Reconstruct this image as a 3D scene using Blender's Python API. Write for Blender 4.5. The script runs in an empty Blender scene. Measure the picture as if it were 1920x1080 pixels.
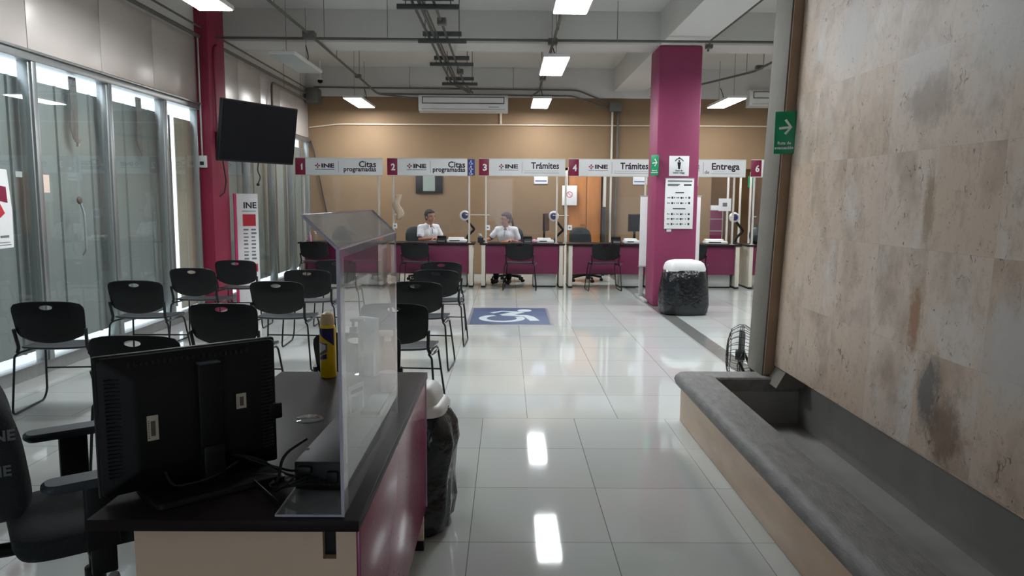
import bpy, bmesh, math, random
from mathutils import Vector, Matrix, Euler
random.seed(7)
SC = bpy.context.scene
COL = SC.collection
PI = math.pi
R = math.radians

# ------------------------------------------------------------------ materials
def lin(c):
    c = c / 255.0
    return c / 12.92 if c <= 0.04045 else ((c + 0.055) / 1.055) ** 2.4

def rgb(r, g, b):
    return (lin(r), lin(g), lin(b), 1.0)

def nodes_of(m):
    m.use_nodes = True
    nt = m.node_tree
    return nt, nt.nodes, nt.links, nt.nodes.get('Principled BSDF')

def setin(n, name, v):
    if name in n.inputs:
        n.inputs[name].default_value = v

def mat(name, col, rough=0.5, metal=0.0, spec=0.5, var=0.06, scale=6.0, bump=0.0, bscale=60.0, coat=0.0, stretch=None, rvar=0.0):
    """A Principled material whose colour wanders a little with noise."""
    m = bpy.data.materials.new(name)
    nt, N, L, p = nodes_of(m)
    p.inputs['Roughness'].default_value = rough
    p.inputs['Metallic'].default_value = metal
    setin(p, 'Specular IOR Level', spec)
    setin(p, 'Coat Weight', coat)
    setin(p, 'Coat Roughness', 0.05)
    tc = N.new('ShaderNodeTexCoord')
    src = tc.outputs['Object']
    if stretch:
        mp = N.new('ShaderNodeMapping')
        mp.inputs['Scale'].default_value = stretch
        L.new(src, mp.inputs['Vector'])
        src = mp.outputs['Vector']
    nz = N.new('ShaderNodeTexNoise')
    nz.inputs['Scale'].default_value = scale
    nz.inputs['Detail'].default_value = 4
    L.new(src, nz.inputs['Vector'])
    rp = N.new('ShaderNodeValToRGB')
    a, b = [tuple(max(0, c * k) for c in col[:3]) + (1,) for k in (1 - var, 1 + var)]
    rp.color_ramp.elements[0].color = a
    rp.color_ramp.elements[0].position = 0.3
    rp.color_ramp.elements[1].color = b
    rp.color_ramp.elements[1].position = 0.7
    L.new(nz.outputs['Fac'], rp.inputs['Fac'])
    L.new(rp.outputs['Color'], p.inputs['Base Color'])
    if rvar:
        mr = N.new('ShaderNodeMapRange')
        mr.inputs['To Min'].default_value = max(0, rough - rvar)
        mr.inputs['To Max'].default_value = rough + rvar
        L.new(nz.outputs['Fac'], mr.inputs['Value'])
        L.new(mr.outputs['Result'], p.inputs['Roughness'])
    if bump:
        n2 = N.new('ShaderNodeTexNoise')
        n2.inputs['Scale'].default_value = bscale
        L.new(src, n2.inputs['Vector'])
        bp = N.new('ShaderNodeBump')
        bp.inputs['Strength'].default_value = bump
        bp.inputs['Distance'].default_value = 0.01
        L.new(n2.outputs['Fac'], bp.inputs['Height'])
        L.new(bp.outputs['Normal'], p.inputs['Normal'])
    return m

def emit(name, col, strength):
    m = bpy.data.materials.new(name)
    nt, N, L, p = nodes_of(m)
    p.inputs['Base Color'].default_value = (0.8, 0.8, 0.8, 1)
    p.inputs['Emission Color'].default_value = col
    p.inputs['Emission Strength'].default_value = strength
    return m

def clear(name, tint=(1, 1, 1, 1), haze=0.06, haze_col=(0.75, 0.78, 0.85, 1), rough=0.02, ior=1.45, refl=1.0):
    """Clear sheet: see-through, with a fresnel gloss and a little milky haze."""
    m = bpy.data.materials.new(name)
    nt, N, L, p = nodes_of(m)
    N.remove(p)
    out = N['Material Output']
    tr = N.new('ShaderNodeBsdfTransparent'); tr.inputs['Color'].default_value = tint
    gl = N.new('ShaderNodeBsdfGlossy'); gl.inputs['Roughness'].default_value = rough
    gl.inputs['Color'].default_value = (refl, refl, refl, 1)
    df = N.new('ShaderNodeBsdfDiffuse'); df.inputs['Color'].default_value = haze_col
    fr = N.new('ShaderNodeFresnel'); fr.inputs['IOR'].default_value = ior
    nz = N.new('ShaderNodeTexNoise'); nz.inputs['Scale'].default_value = 5.0; nz.inputs['Detail'].default_value = 5
    mr = N.new('ShaderNodeMapRange'); mr.inputs['To Min'].default_value = haze * 0.5; mr.inputs['To Max'].default_value = haze * 1.5
    tc = N.new('ShaderNodeTexCoord'); L.new(tc.outputs['Object'], nz.inputs['Vector'])
    L.new(nz.outputs['Fac'], mr.inputs['Value'])
    m1 = N.new('ShaderNodeMixShader'); L.new(mr.outputs['Result'], m1.inputs['Fac'])
    L.new(tr.outputs[0], m1.inputs[1]); L.new(df.outputs[0], m1.inputs[2])
    ge = N.new('ShaderNodeNewGeometry')          # gloss on the outer faces only
    fb = N.new('ShaderNodeMath'); fb.operation = 'SUBTRACT'; fb.inputs[0].default_value = 1.0; L.new(ge.outputs['Backfacing'], fb.inputs[1])
    ff = N.new('ShaderNodeMath'); ff.operation = 'MULTIPLY'; L.new(fr.outputs[0], ff.inputs[0]); L.new(fb.outputs[0], ff.inputs[1])
    m2 = N.new('ShaderNodeMixShader'); L.new(ff.outputs[0], m2.inputs['Fac'])
    L.new(m1.outputs[0], m2.inputs[1]); L.new(gl.outputs[0], m2.inputs[2])
    L.new(m2.outputs[0], out.inputs['Surface'])
    return m

# ------------------------------------------------------------------ mesh helpers
class MB:
    """Collects shapes and links them as ONE mesh object."""
    def __init__(self):
        self.bm = bmesh.new()

    def box(self, x0, y0, z0, x1, y1, z1, bevel=0.0, seg=2, M=None):
        g = bmesh.ops.create_cube(self.bm, size=1.0)
        vs = g['verts']
        sx, sy, sz = abs(x1 - x0), abs(y1 - y0), abs(z1 - z0)
        c = Vector(((x0 + x1) / 2, (y0 + y1) / 2, (z0 + z1) / 2))
        for v in vs:
            v.co = Vector((v.co.x * sx, v.co.y * sy, v.co.z * sz)) + c
        if bevel > 0:
            es = list({e for v in vs for e in v.link_edges})
            r = bmesh.ops.bevel(self.bm, geom=es, offset=min(bevel, 0.49 * min(sx, sy, sz)), segments=seg, profile=0.5, affect='EDGES')
            vs = list({v for f in r['faces'] for v in f.verts} | {v for v in vs if v.is_valid})
        if M is not None:
            bmesh.ops.transform(self.bm, matrix=M, verts=[v for v in vs if v.is_valid])
        return self

    def ring_loft(self, rings, cap=True, closed=True):
        vr = [[self.bm.verts.new(p) for p in r] for r in rings]
        n = len(vr[0])
        for a, b in zip(vr, vr[1:]):
            for i in range(n if closed else n - 1):
                j = (i + 1) % n
                try:
                    self.bm.faces.new((a[i], a[j], b[j], b[i]))
                except ValueError:
                    pass
        if cap and closed:
            for r, rev in ((vr[0], True), (vr[-1], False)):
                try:
                    self.bm.faces.new(list(reversed(r)) if rev else r)
                except ValueError:
                    pass
        return self

    def cyl(self, p0, p1, r0, r1=None, seg=16):
        r1 = r0 if r1 is None else r1
        p0, p1 = Vector(p0), Vector(p1)
        d = (p1 - p0).normalized()
        u = d.orthogonal().normalized(); w = d.cross(u)
        rings = []
        for p, r in ((p0, r0), (p1, r1)):
            rings.append([p + (u * math.cos(2 * PI * i / seg) + w * math.sin(2 * PI * i / seg)) * max(r, 1e-5) for i in range(seg)])
        return self.ring_loft(rings)

    def tube(self, pts, r, seg=8, closed=False):
        pts = [Vector(p) for p in pts]
        n = len(pts)
        if closed:
            tans = [(pts[(i + 1) % n] - pts[i - 1]).normalized() for i in range(n)]
        else:
            tans = [(pts[min(i + 1, n - 1)] - pts[max(i - 1, 0)]).normalized() for i in range(n)]
        u = tans[0].orthogonal().normalized()
        rings = []
        for p, t in zip(pts, tans):
            u = u - t * u.dot(t)
            if u.length < 1e-6:
                u = t.orthogonal()
            u.normalize()
            w = t.cross(u)
            rings.append([p + (u * math.cos(2 * PI * i / seg) + w * math.sin(2 * PI * i / seg)) * r for i in range(seg)])
        if closed:
            rings.append(rings[0])
            return self.ring_loft(rings, cap=False)
        return self.ring_loft(rings)

    def lathe(self, prof, c=(0, 0, 0), seg=24, sx=1.0, sy=1.0, M=None):
        rings = []
        for r, z in prof:
            rings.append([Vector((c[0] + sx * max(r, 1e-4) * math.cos(2 * PI * i / seg), c[1] + sy * max(r, 1e-4) * math.sin(2 * PI * i / seg), c[2] + z)) for i in range(seg)])
        if M is not None:
            rings = [[M @ p for p in r] for r in rings]
        return self.ring_loft(rings)

    def prism(self, poly, h0, h1, M=None):
        """poly of (x, y) extruded along z from h0 to h1, then placed by M."""
        M = M or Matrix.Identity(4)
        r0 = [M @ Vector((x, y, h0)) for x, y in poly]
        r1 = [M @ Vector((x, y, h1)) for x, y in poly]
        return self.ring_loft([r0, r1])

    def ball(self, c, r, sx=1, sy=1, sz=1, seg=16, M=None):
        g = bmesh.ops.create_uvsphere(self.bm, u_segments=seg, v_segments=max(8, seg * 2 // 3), radius=1.0)
        for v in g['verts']:
            p = Vector((v.co.x * r * sx, v.co.y * r * sy, v.co.z * r * sz))
            if M is not None:
                p = M @ p
            v.co = p + Vector(c)
        return self

    def capsule(self, p0, r0, p1, r1, seg=14):
        p0, p1 = Vector(p0), Vector(p1)
        self.ball(p0, r0, seg=seg); self.ball(p1, r1, seg=seg)
        if (p1 - p0).length > 1e-4:
            self.cyl(p0, p1, r0, r1, seg=seg)
        return self

    def text(self, s, size, M, bold=0.0, depth=0.0015, align='LEFT', sx=1.0):
        cu = bpy.data.curves.new('lettering', 'FONT')
        cu.body = s; cu.size = size; cu.extrude = depth; cu.offset = bold
        cu.align_x = align; cu.align_y = 'BOTTOM_BASELINE'; cu.resolution_u = 2
        o = bpy.data.objects.new('lettering', cu)
        COL.objects.link(o)
        dg = bpy.context.evaluated_depsgraph_get()
        me = bpy.data.meshes.new_from_object(o.evaluated_get(dg))
        me.transform(M @ Matrix.Diagonal((sx, 1, 1, 1)))
        self.bm.from_mesh(me)
        bpy.data.objects.remove(o); bpy.data.curves.remove(cu); bpy.data.meshes.remove(me)
        return self

    def build(self, name, m, parent=None, smooth=True, loc=None, rot=None, angle=40):
        bmesh.ops.recalc_face_normals(self.bm, faces=self.bm.faces[:])
        me = bpy.data.meshes.new(name)
        self.bm.to_mesh(me); self.bm.free()
        ms = m if isinstance(m, (list, tuple)) else [m]
        for k in ms:
            me.materials.append(k)
        if smooth:
            me.shade_smooth()
            me.set_sharp_from_angle(angle=R(angle))
        o = bpy.data.objects.new(name, me)
        COL.objects.link(o)
        if loc is not None: o.location = loc
        if rot is not None: o.rotation_euler = rot
        if parent is not None: o.parent = parent
        return o

def text_fit(mb, s, x, z, y, width, cap, bold=0.03, align='LEFT'):
    """Lettering on a face that looks along -Y, stretched to a given width and capital height."""
    t = MB().text(s, 1.0, Matrix.Identity(4), bold=bold, depth=0.0)
    vs = t.bm.verts
    x0 = min(v.co.x for v in vs); x1 = max(v.co.x for v in vs)
    kx = width / (x1 - x0); kz = cap / 0.69
    xo = x if align == 'LEFT' else (x - width if align == 'RIGHT' else x - width / 2)
    for v in vs:
        v.co = Vector((xo + (v.co.x - x0) * kx, y, z + v.co.y * kz))
    me = bpy.data.meshes.new('lettering'); t.bm.to_mesh(me); t.bm.free()
    mb.bm.from_mesh(me); bpy.data.meshes.remove(me)
    return mb

def fillet(pts, rad, n=5):
    """Rounds the inner corners of a polyline."""
    pts = [Vector(p) for p in pts]
    out = [pts[0]]
    for a, b, c in zip(pts, pts[1:], pts[2:]):
        d1, d2 = (a - b), (c - b)
        k = min(rad, d1.length * 0.45, d2.length * 0.45)
        p0, p1 = b + d1.normalized() * k, b + d2.normalized() * k
        for i in range(n + 1):
            t = i / n
            out.append(p0 * (1 - t) ** 2 + b * 2 * t * (1 - t) + p1 * t * t)
    out.append(pts[-1])
    return out

def tag(o, label, cat, group=None, kind=None):
    o['label'] = label; o['category'] = cat
    if group: o['group'] = group
    if kind: o['kind'] = kind
    return o

def thing(name, label, cat, loc=(0, 0, 0), rz=0.0, group=None):
    o = bpy.data.objects.new(name, None)
    o.empty_display_size = 0.1
    COL.objects.link(o)
    o.location = loc; o.rotation_euler = (0, 0, rz)
    return tag(o, label, cat, group)

def struct(name, mb, m, parent=None, smooth=True):
    o = mb.build(name, m, parent, smooth=smooth)
    if parent is None:
        o['kind'] = 'structure'
    return o

def copy_tree(o, parent=None):
    c = o.copy(); COL.objects.link(c); c.parent = parent
    for ch in list(o.children):
        copy_tree(ch, c)
    return c

def dup(src, loc, rz, label, group=None):
    c = copy_tree(src)
    c.location = loc; c.rotation_euler = (0, 0, rz)
    c['label'] = label
    if group: c['group'] = group
    return c

def face_y(x, y, z):
    """Matrix for flat drawing (x right, y up) on a surface that faces -Y."""
    return Matrix.Translation((x, y, z)) @ Matrix.Rotation(R(90), 4, 'X')

def outline_shell(outer, hole, thick, bend, rings=6):
    """A plate with one hole: matching outer and hole outlines of (x, z), bend(x, z) gives y. Returns an MB."""
    mb = MB(); bm = mb.bm; n = len(outer)
    L = []
    for side in (0, 1):
        lay = []
        for k in range(rings + 1):
            t = k / rings
            row = []
            for (hx, hz), (ox, oz) in zip(hole, outer):
                x, z = hx + (ox - hx) * t, hz + (oz - hz) * t
                edge = 0.35 if k in (0, rings) else 1.0
                y = bend(x, z) + (thick / 2) * (1 if side else -1) * edge
                row.append(bm.verts.new((x, y, z)))
            lay.append(row)
        L.append(lay)
    for side in (0, 1):
        for k in range(rings):
            for i in range(n):
                j = (i + 1) % n
                f = (L[side][k][i], L[side][k][j], L[side][k + 1][j], L[side][k + 1][i])
                bm.faces.new(f)
    for k in (0, rings):
        for i in range(n):
            j = (i + 1) % n
            bm.faces.new((L[0][k][i], L[0][k][j], L[1][k][j], L[1][k][i]))
    return mb

def ray_outline(poly, c, n):
    """n points where rays from c meet the closed polygon poly (star-shaped about c)."""
    pts = []
    for i in range(n):
        a = 2 * PI * i / n
        d = (math.cos(a), math.sin(a)); best = None
        for (x0, y0), (x1, y1) in zip(poly, poly[1:] + poly[:1]):
            ex, ey = x1 - x0, y1 - y0
            det = -d[0] * ey + d[1] * ex
            if abs(det) < 1e-9: continue
            bx, by = x0 - c[0], y0 - c[1]
            t = (-bx * ey + by * ex) / det
            s = (d[0] * by - d[1] * bx) / det
            if t > 0 and -1e-6 <= s <= 1 + 1e-6 and (best is None or t > best): best = t
        pts.append((c[0] + d[0] * best, c[1] + d[1] * best))
    return pts

def round_poly(pts, rads, n=6):
    out = []
    m = len(pts)
    for i in range(m):
        a, b, c = (Vector(pts[i - 1]), Vector(pts[i]), Vector(pts[(i + 1) % m]))
        r = rads[i] if isinstance(rads, (list, tuple)) else rads
        d1, d2 = a - b, c - b
        k = min(r, d1.length * 0.48, d2.length * 0.48)
        p0, p1 = b + d1.normalized() * k, b + d2.normalized() * k
        for q in range(n + 1):
            t = q / n
            p = p0 * (1 - t) ** 2 + b * 2 * t * (1 - t) + p1 * t * t
            out.append((p.x, p.y))
    return out
# ------------------------------------------------------------------ the palette
M = {}
M['wall_tan'] = mat('tan wall paint', rgb(138, 112, 84), 0.75, var=0.05, scale=1.2)
M['ceil'] = mat('grey white ceiling paint', rgb(212, 210, 206), 0.85, var=0.04, scale=0.8)
M['magenta'] = mat('magenta pillar paint', rgb(146, 54, 94), 0.55, var=0.05, scale=2)
M['darkmag'] = mat('deep magenta pillar paint', rgb(140, 28, 62), 0.55, var=0.05, scale=2)
M['panelmag'] = mat('plum laminate', rgb(114, 34, 72), 0.35, var=0.05, scale=3)
M['glossmag'] = mat('glossy magenta laminate', rgb(150, 30, 84), 0.22, var=0.04, scale=3)
M['alu'] = mat('brushed aluminium', rgb(168, 172, 172), 0.35, 0.85, var=0.06, scale=20, stretch=(1, 1, 0.05))
M['aludark'] = mat('dark anodised aluminium', rgb(70, 74, 76), 0.4, 0.7, var=0.08)
M['acm'] = mat('pale composite cladding panel', rgb(206, 198, 192), 0.32, 0.25, var=0.05, scale=1.5, stretch=(1, 0.15, 1))
def m_film(name, col, thru):
    m = mat(name, col, 0.6, var=0.07, scale=1.5, stretch=(1, 6, 0.2))
    nt, N, L, p = nodes_of(m)
    tl = N.new('ShaderNodeBsdfTranslucent'); tl.inputs['Color'].default_value = col
    mx = N.new('ShaderNodeMixShader'); mx.inputs['Fac'].default_value = thru
    L.new(p.outputs[0], mx.inputs[1]); L.new(tl.outputs[0], mx.inputs[2]); L.new(mx.outputs[0], N['Material Output'].inputs['Surface'])
    return m
M['shut'] = m_film('grey green shutter film', rgb(156, 163, 160), 0.19)
M['cream'] = m_film('cream blind', rgb(204, 196, 178), 0.26)
M['black'] = mat('black moulded plastic', rgb(16, 17, 19), 0.42, spec=0.35, var=0.1, scale=30)
M['seat'] = mat('charcoal seat plastic', rgb(46, 50, 54), 0.45, var=0.08, scale=40)
M['blackmetal'] = mat('black powder coated steel', rgb(22, 23, 25), 0.4, 0.3, var=0.05)
M['matt'] = mat('matt black plastic', rgb(15, 15, 17), 0.50, spec=0.35, var=0.1, scale=20, bump=0.05, bscale=300)
M['fabric'] = mat('charcoal woven fabric', rgb(42, 46, 48), 0.9, var=0.25, scale=160, bump=0.2, bscale=500)
M['padgrey'] = mat('slate arm pad', rgb(58, 66, 72), 0.5, var=0.08, scale=30)
M['screen'] = mat('dark glass screen', rgb(9, 11, 16), 0.40, var=0.05, spec=0.12)
M['white'] = mat('white enamel', rgb(225, 226, 224), 0.4, var=0.03)
M['signwhite'] = mat('white sign vinyl', rgb(242, 243, 243), 0.45, var=0.02)
M['paper'] = mat('white paper', rgb(240, 240, 240), 0.7, var=0.03)
M['postwhite'] = mat('off white powder coat', rgb(214, 210, 200), 0.45, var=0.03)
M['legwhite'] = mat('cream white laminate', rgb(214, 208, 194), 0.5, var=0.03)
M['pedestal'] = mat('light grey pedestal steel', rgb(190, 192, 188), 0.45, var=0.03)
M['signred'] = mat('deep magenta vinyl', rgb(134, 20, 62), 0.45, var=0.03)
M['ink'] = mat('dark plum ink', rgb(44, 36, 48), 0.6, var=0.03)
M['inkblack'] = mat('black ink', rgb(24, 24, 28), 0.6, var=0.03)
M['inkgrey'] = mat('grey ink', rgb(120, 122, 128), 0.6, var=0.03)
M['pink'] = mat('pink ink', rgb(206, 50, 110), 0.6, var=0.03)
M['redink'] = mat('red ink', rgb(200, 40, 60), 0.6, var=0.03)
M['blue'] = mat('blue vinyl', rgb(46, 66, 150), 0.5, var=0.05)
M['floorblue'] = mat('blue floor decal', rgb(60, 84, 122), 0.35, var=0.12, scale=3)
M['decalgrey'] = mat('grey decal rim', rgb(120, 122, 128), 0.4, var=0.05)
M['decalwhite'] = mat('pale decal symbol', rgb(196, 206, 212), 0.35, var=0.08, scale=8)
M['green'] = mat('green evacuation sign', rgb(18, 146, 96), 0.4, var=0.04)
M['strut'] = mat('dark strut steel', rgb(84, 88, 88), 0.5, 0.5, var=0.1, scale=15)
M['steel'] = mat('galvanised steel', rgb(112, 112, 108), 0.45, 0.6, var=0.1, scale=15)
M['galv'] = mat('dull conduit steel', rgb(104, 102, 98), 0.55, 0.4, var=0.1, scale=15)
M['cable'] = mat('black cable sheath', rgb(18, 18, 20), 0.5, var=0.05)
M['whitecable'] = mat('white cable duct', rgb(216, 200, 178), 0.5, var=0.03)
M['desktop'] = mat('dark wenge laminate', rgb(42, 35, 37), 0.42, spec=0.10, var=0.14, scale=10, stretch=(1, 0.08, 1))
M['deskedge'] = mat('dark edge band', rgb(34, 28, 32), 0.4, var=0.06)
M['beige'] = mat('beige melamine', rgb(234, 204, 178), 0.5, var=0.03)
M['bag'] = mat('black bin liner', rgb(20, 23, 27), 0.22, var=0.1, scale=10, bump=1.0, bscale=20, spec=0.6)
M['yellow'] = mat('yellow can paint', rgb(255, 208, 36), 0.3, var=0.03)
M['navy'] = mat('navy print', rgb(44, 38, 96), 0.35, var=0.05)
M['capcream'] = mat('cream cap', rgb(232, 200, 150), 0.4, var=0.03)
M['wood'] = mat('orange wood door', rgb(186, 120, 62), 0.5, var=0.12, scale=3, stretch=(8, 8, 0.4))
M['skin'] = mat('skin', rgb(176, 122, 96), 0.55, var=0.06, scale=10)
M['lip'] = mat('lips', rgb(140, 72, 66), 0.5, var=0.03)
M['hair'] = mat('dark brown hair', rgb(30, 20, 18), 0.75, var=0.2, scale=60, stretch=(6, 6, 1))
M['hairbrown'] = mat('brown hair', rgb(56, 34, 26), 0.75, var=0.2, scale=60, stretch=(6, 6, 1))
M['polo'] = mat('white polo cotton', rgb(226, 228, 232), 0.85, var=0.04, scale=12, bump=0.2, bscale=25)
M['trousers'] = mat('dark trousers', rgb(34, 36, 46), 0.85, var=0.08)
M['eye'] = mat('eye', rgb(30, 22, 20), 0.2, var=0.02)
M['tubeglow'] = emit('lit diffuser', (0.93, 0.97, 1.0, 1), 40.0)
M['deadpanel'] = mat('unlit diffuser', rgb(176, 184, 182), 0.4, var=0.03)
M['liquid'] = mat('pink sanitiser', rgb(214, 160, 190), 0.2, var=0.05)
M['acrylic'] = clear('clear acrylic sheet', haze=0.12, haze_col=(0.80, 0.82, 0.88, 1))
M['refractband'] = clear('painted refraction band', haze=0.42, haze_col=(0.78, 0.79, 0.88, 1))  # pale haze painted in for light refracted along the pane edges
M['acrylicslant'] = clear('acrylic sheet with painted reflection', haze=0.30, haze_col=(0.72, 0.76, 0.84, 1), rough=0.06)  # cool haze stands in for the bluish grey window reflection
M['acrylicthin'] = clear('clear counter acrylic', haze=0.025, refl=0.8)
M['acrylicedge'] = mat('polished acrylic edge', rgb(200, 196, 214), 0.15, var=0.04, scale=12)
M['pane'] = clear('window pane', tint=(0.92, 0.94, 0.935, 1), haze=0.02, ior=1.5)
M['bottle'] = clear('clear bottle plastic', tint=(0.93, 0.95, 0.95, 1), haze=0.10, haze_col=(0.8, 0.82, 0.82, 1), rough=0.05)
M['troughgrey'] = mat('grey waterproof paint', rgb(150, 147, 144), 0.55, var=0.10, scale=4)
M['coping'] = mat('grey cantera stone', rgb(122, 120, 118), 0.6, var=0.22, scale=9, stretch=(3, 1, 3), bump=0.25, bscale=40)
M['curbbeige'] = mat('beige marble facing', rgb(200, 170, 144), 0.35, var=0.12, scale=5, stretch=(1, 0.6, 2))
M['concrete'] = mat('grey concrete', rgb(118, 113, 104), 0.75, var=0.09, scale=5, bump=0.15, bscale=30)
M['coledge'] = mat('brown column edge', rgb(158, 132, 108), 0.75, var=0.1, scale=6)
M['brownedge'] = mat('brown slab edge', rgb(96, 86, 76), 0.7, var=0.08, scale=4)

def m_floor():
    m = bpy.data.materials.new('polished porcelain tiles')
    nt, N, L, p = nodes_of(m)
    tc = N.new('ShaderNodeTexCoord')
    sep = N.new('ShaderNodeSeparateXYZ'); L.new(tc.outputs['Object'], sep.inputs[0])
    gt = N.new('ShaderNodeMath'); gt.operation = 'GREATER_THAN'; gt.inputs[1].default_value = 4.96
    L.new(sep.outputs['Y'], gt.inputs[0])
    mu = N.new('ShaderNodeMath'); mu.operation = 'MULTIPLY'; mu.inputs[1].default_value = -0.302
    L.new(gt.outputs[0], mu.inputs[0])
    ad = N.new('ShaderNodeMath'); ad.operation = 'ADD'; L.new(sep.outputs['X'], ad.inputs[0]); L.new(mu.outputs[0], ad.inputs[1])
    a2 = N.new('ShaderNodeMath'); a2.operation = 'ADD'; a2.inputs[1].default_value = 0.157 + 6.2; L.new(ad.outputs[0], a2.inputs[0])
    a3 = N.new('ShaderNodeMath'); a3.operation = 'ADD'; a3.inputs[1].default_value = -4.96 + 12.4; L.new(sep.outputs['Y'], a3.inputs[0])
    cb = N.new('ShaderNodeCombineXYZ'); L.new(a2.outputs[0], cb.inputs[0]); L.new(a3.outputs[0], cb.inputs[1])
    br = N.new('ShaderNodeTexBrick'); br.offset = 0.0; br.squash = 1.0
    br.inputs['Scale'].default_value = 1.0
    br.inputs['Brick Width'].default_value = 0.62; br.inputs['Row Height'].default_value = 0.62
    br.inputs['Mortar Size'].default_value = 0.0022; br.inputs['Mortar Smooth'].default_value = 0.2
    br.inputs['Color1'].default_value = rgb(198, 202, 199); br.inputs['Color2'].default_value = rgb(206, 210, 207)
    br.inputs['Mortar'].default_value = rgb(128, 126, 120)
    L.new(cb.outputs[0], br.inputs['Vector'])
    nz = N.new('ShaderNodeTexNoise'); nz.inputs['Scale'].default_value = 1.6; nz.inputs['Detail'].default_value = 6
    L.new(tc.outputs['Object'], nz.inputs['Vector'])
    mx = N.new('ShaderNodeMix'); mx.data_type = 'RGBA'; mx.blend_type = 'MULTIPLY'; mx.inputs['Factor'].default_value = 0.10
    L.new(br.outputs['Color'], mx.inputs[6]); L.new(nz.outputs['Color'], mx.inputs[7])
    L.new(mx.outputs[2], p.inputs['Base Color'])
    mr = N.new('ShaderNodeMapRange'); mr.inputs['To Min'].default_value = 0.025; mr.inputs['To Max'].default_value = 0.07
    L.new(nz.outputs['Fac'], mr.inputs['Value']); L.new(mr.outputs['Result'], p.inputs['Roughness'])
    setin(p, 'Specular IOR Level', 0.5)
    return m
M['floor'] = m_floor()

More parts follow.
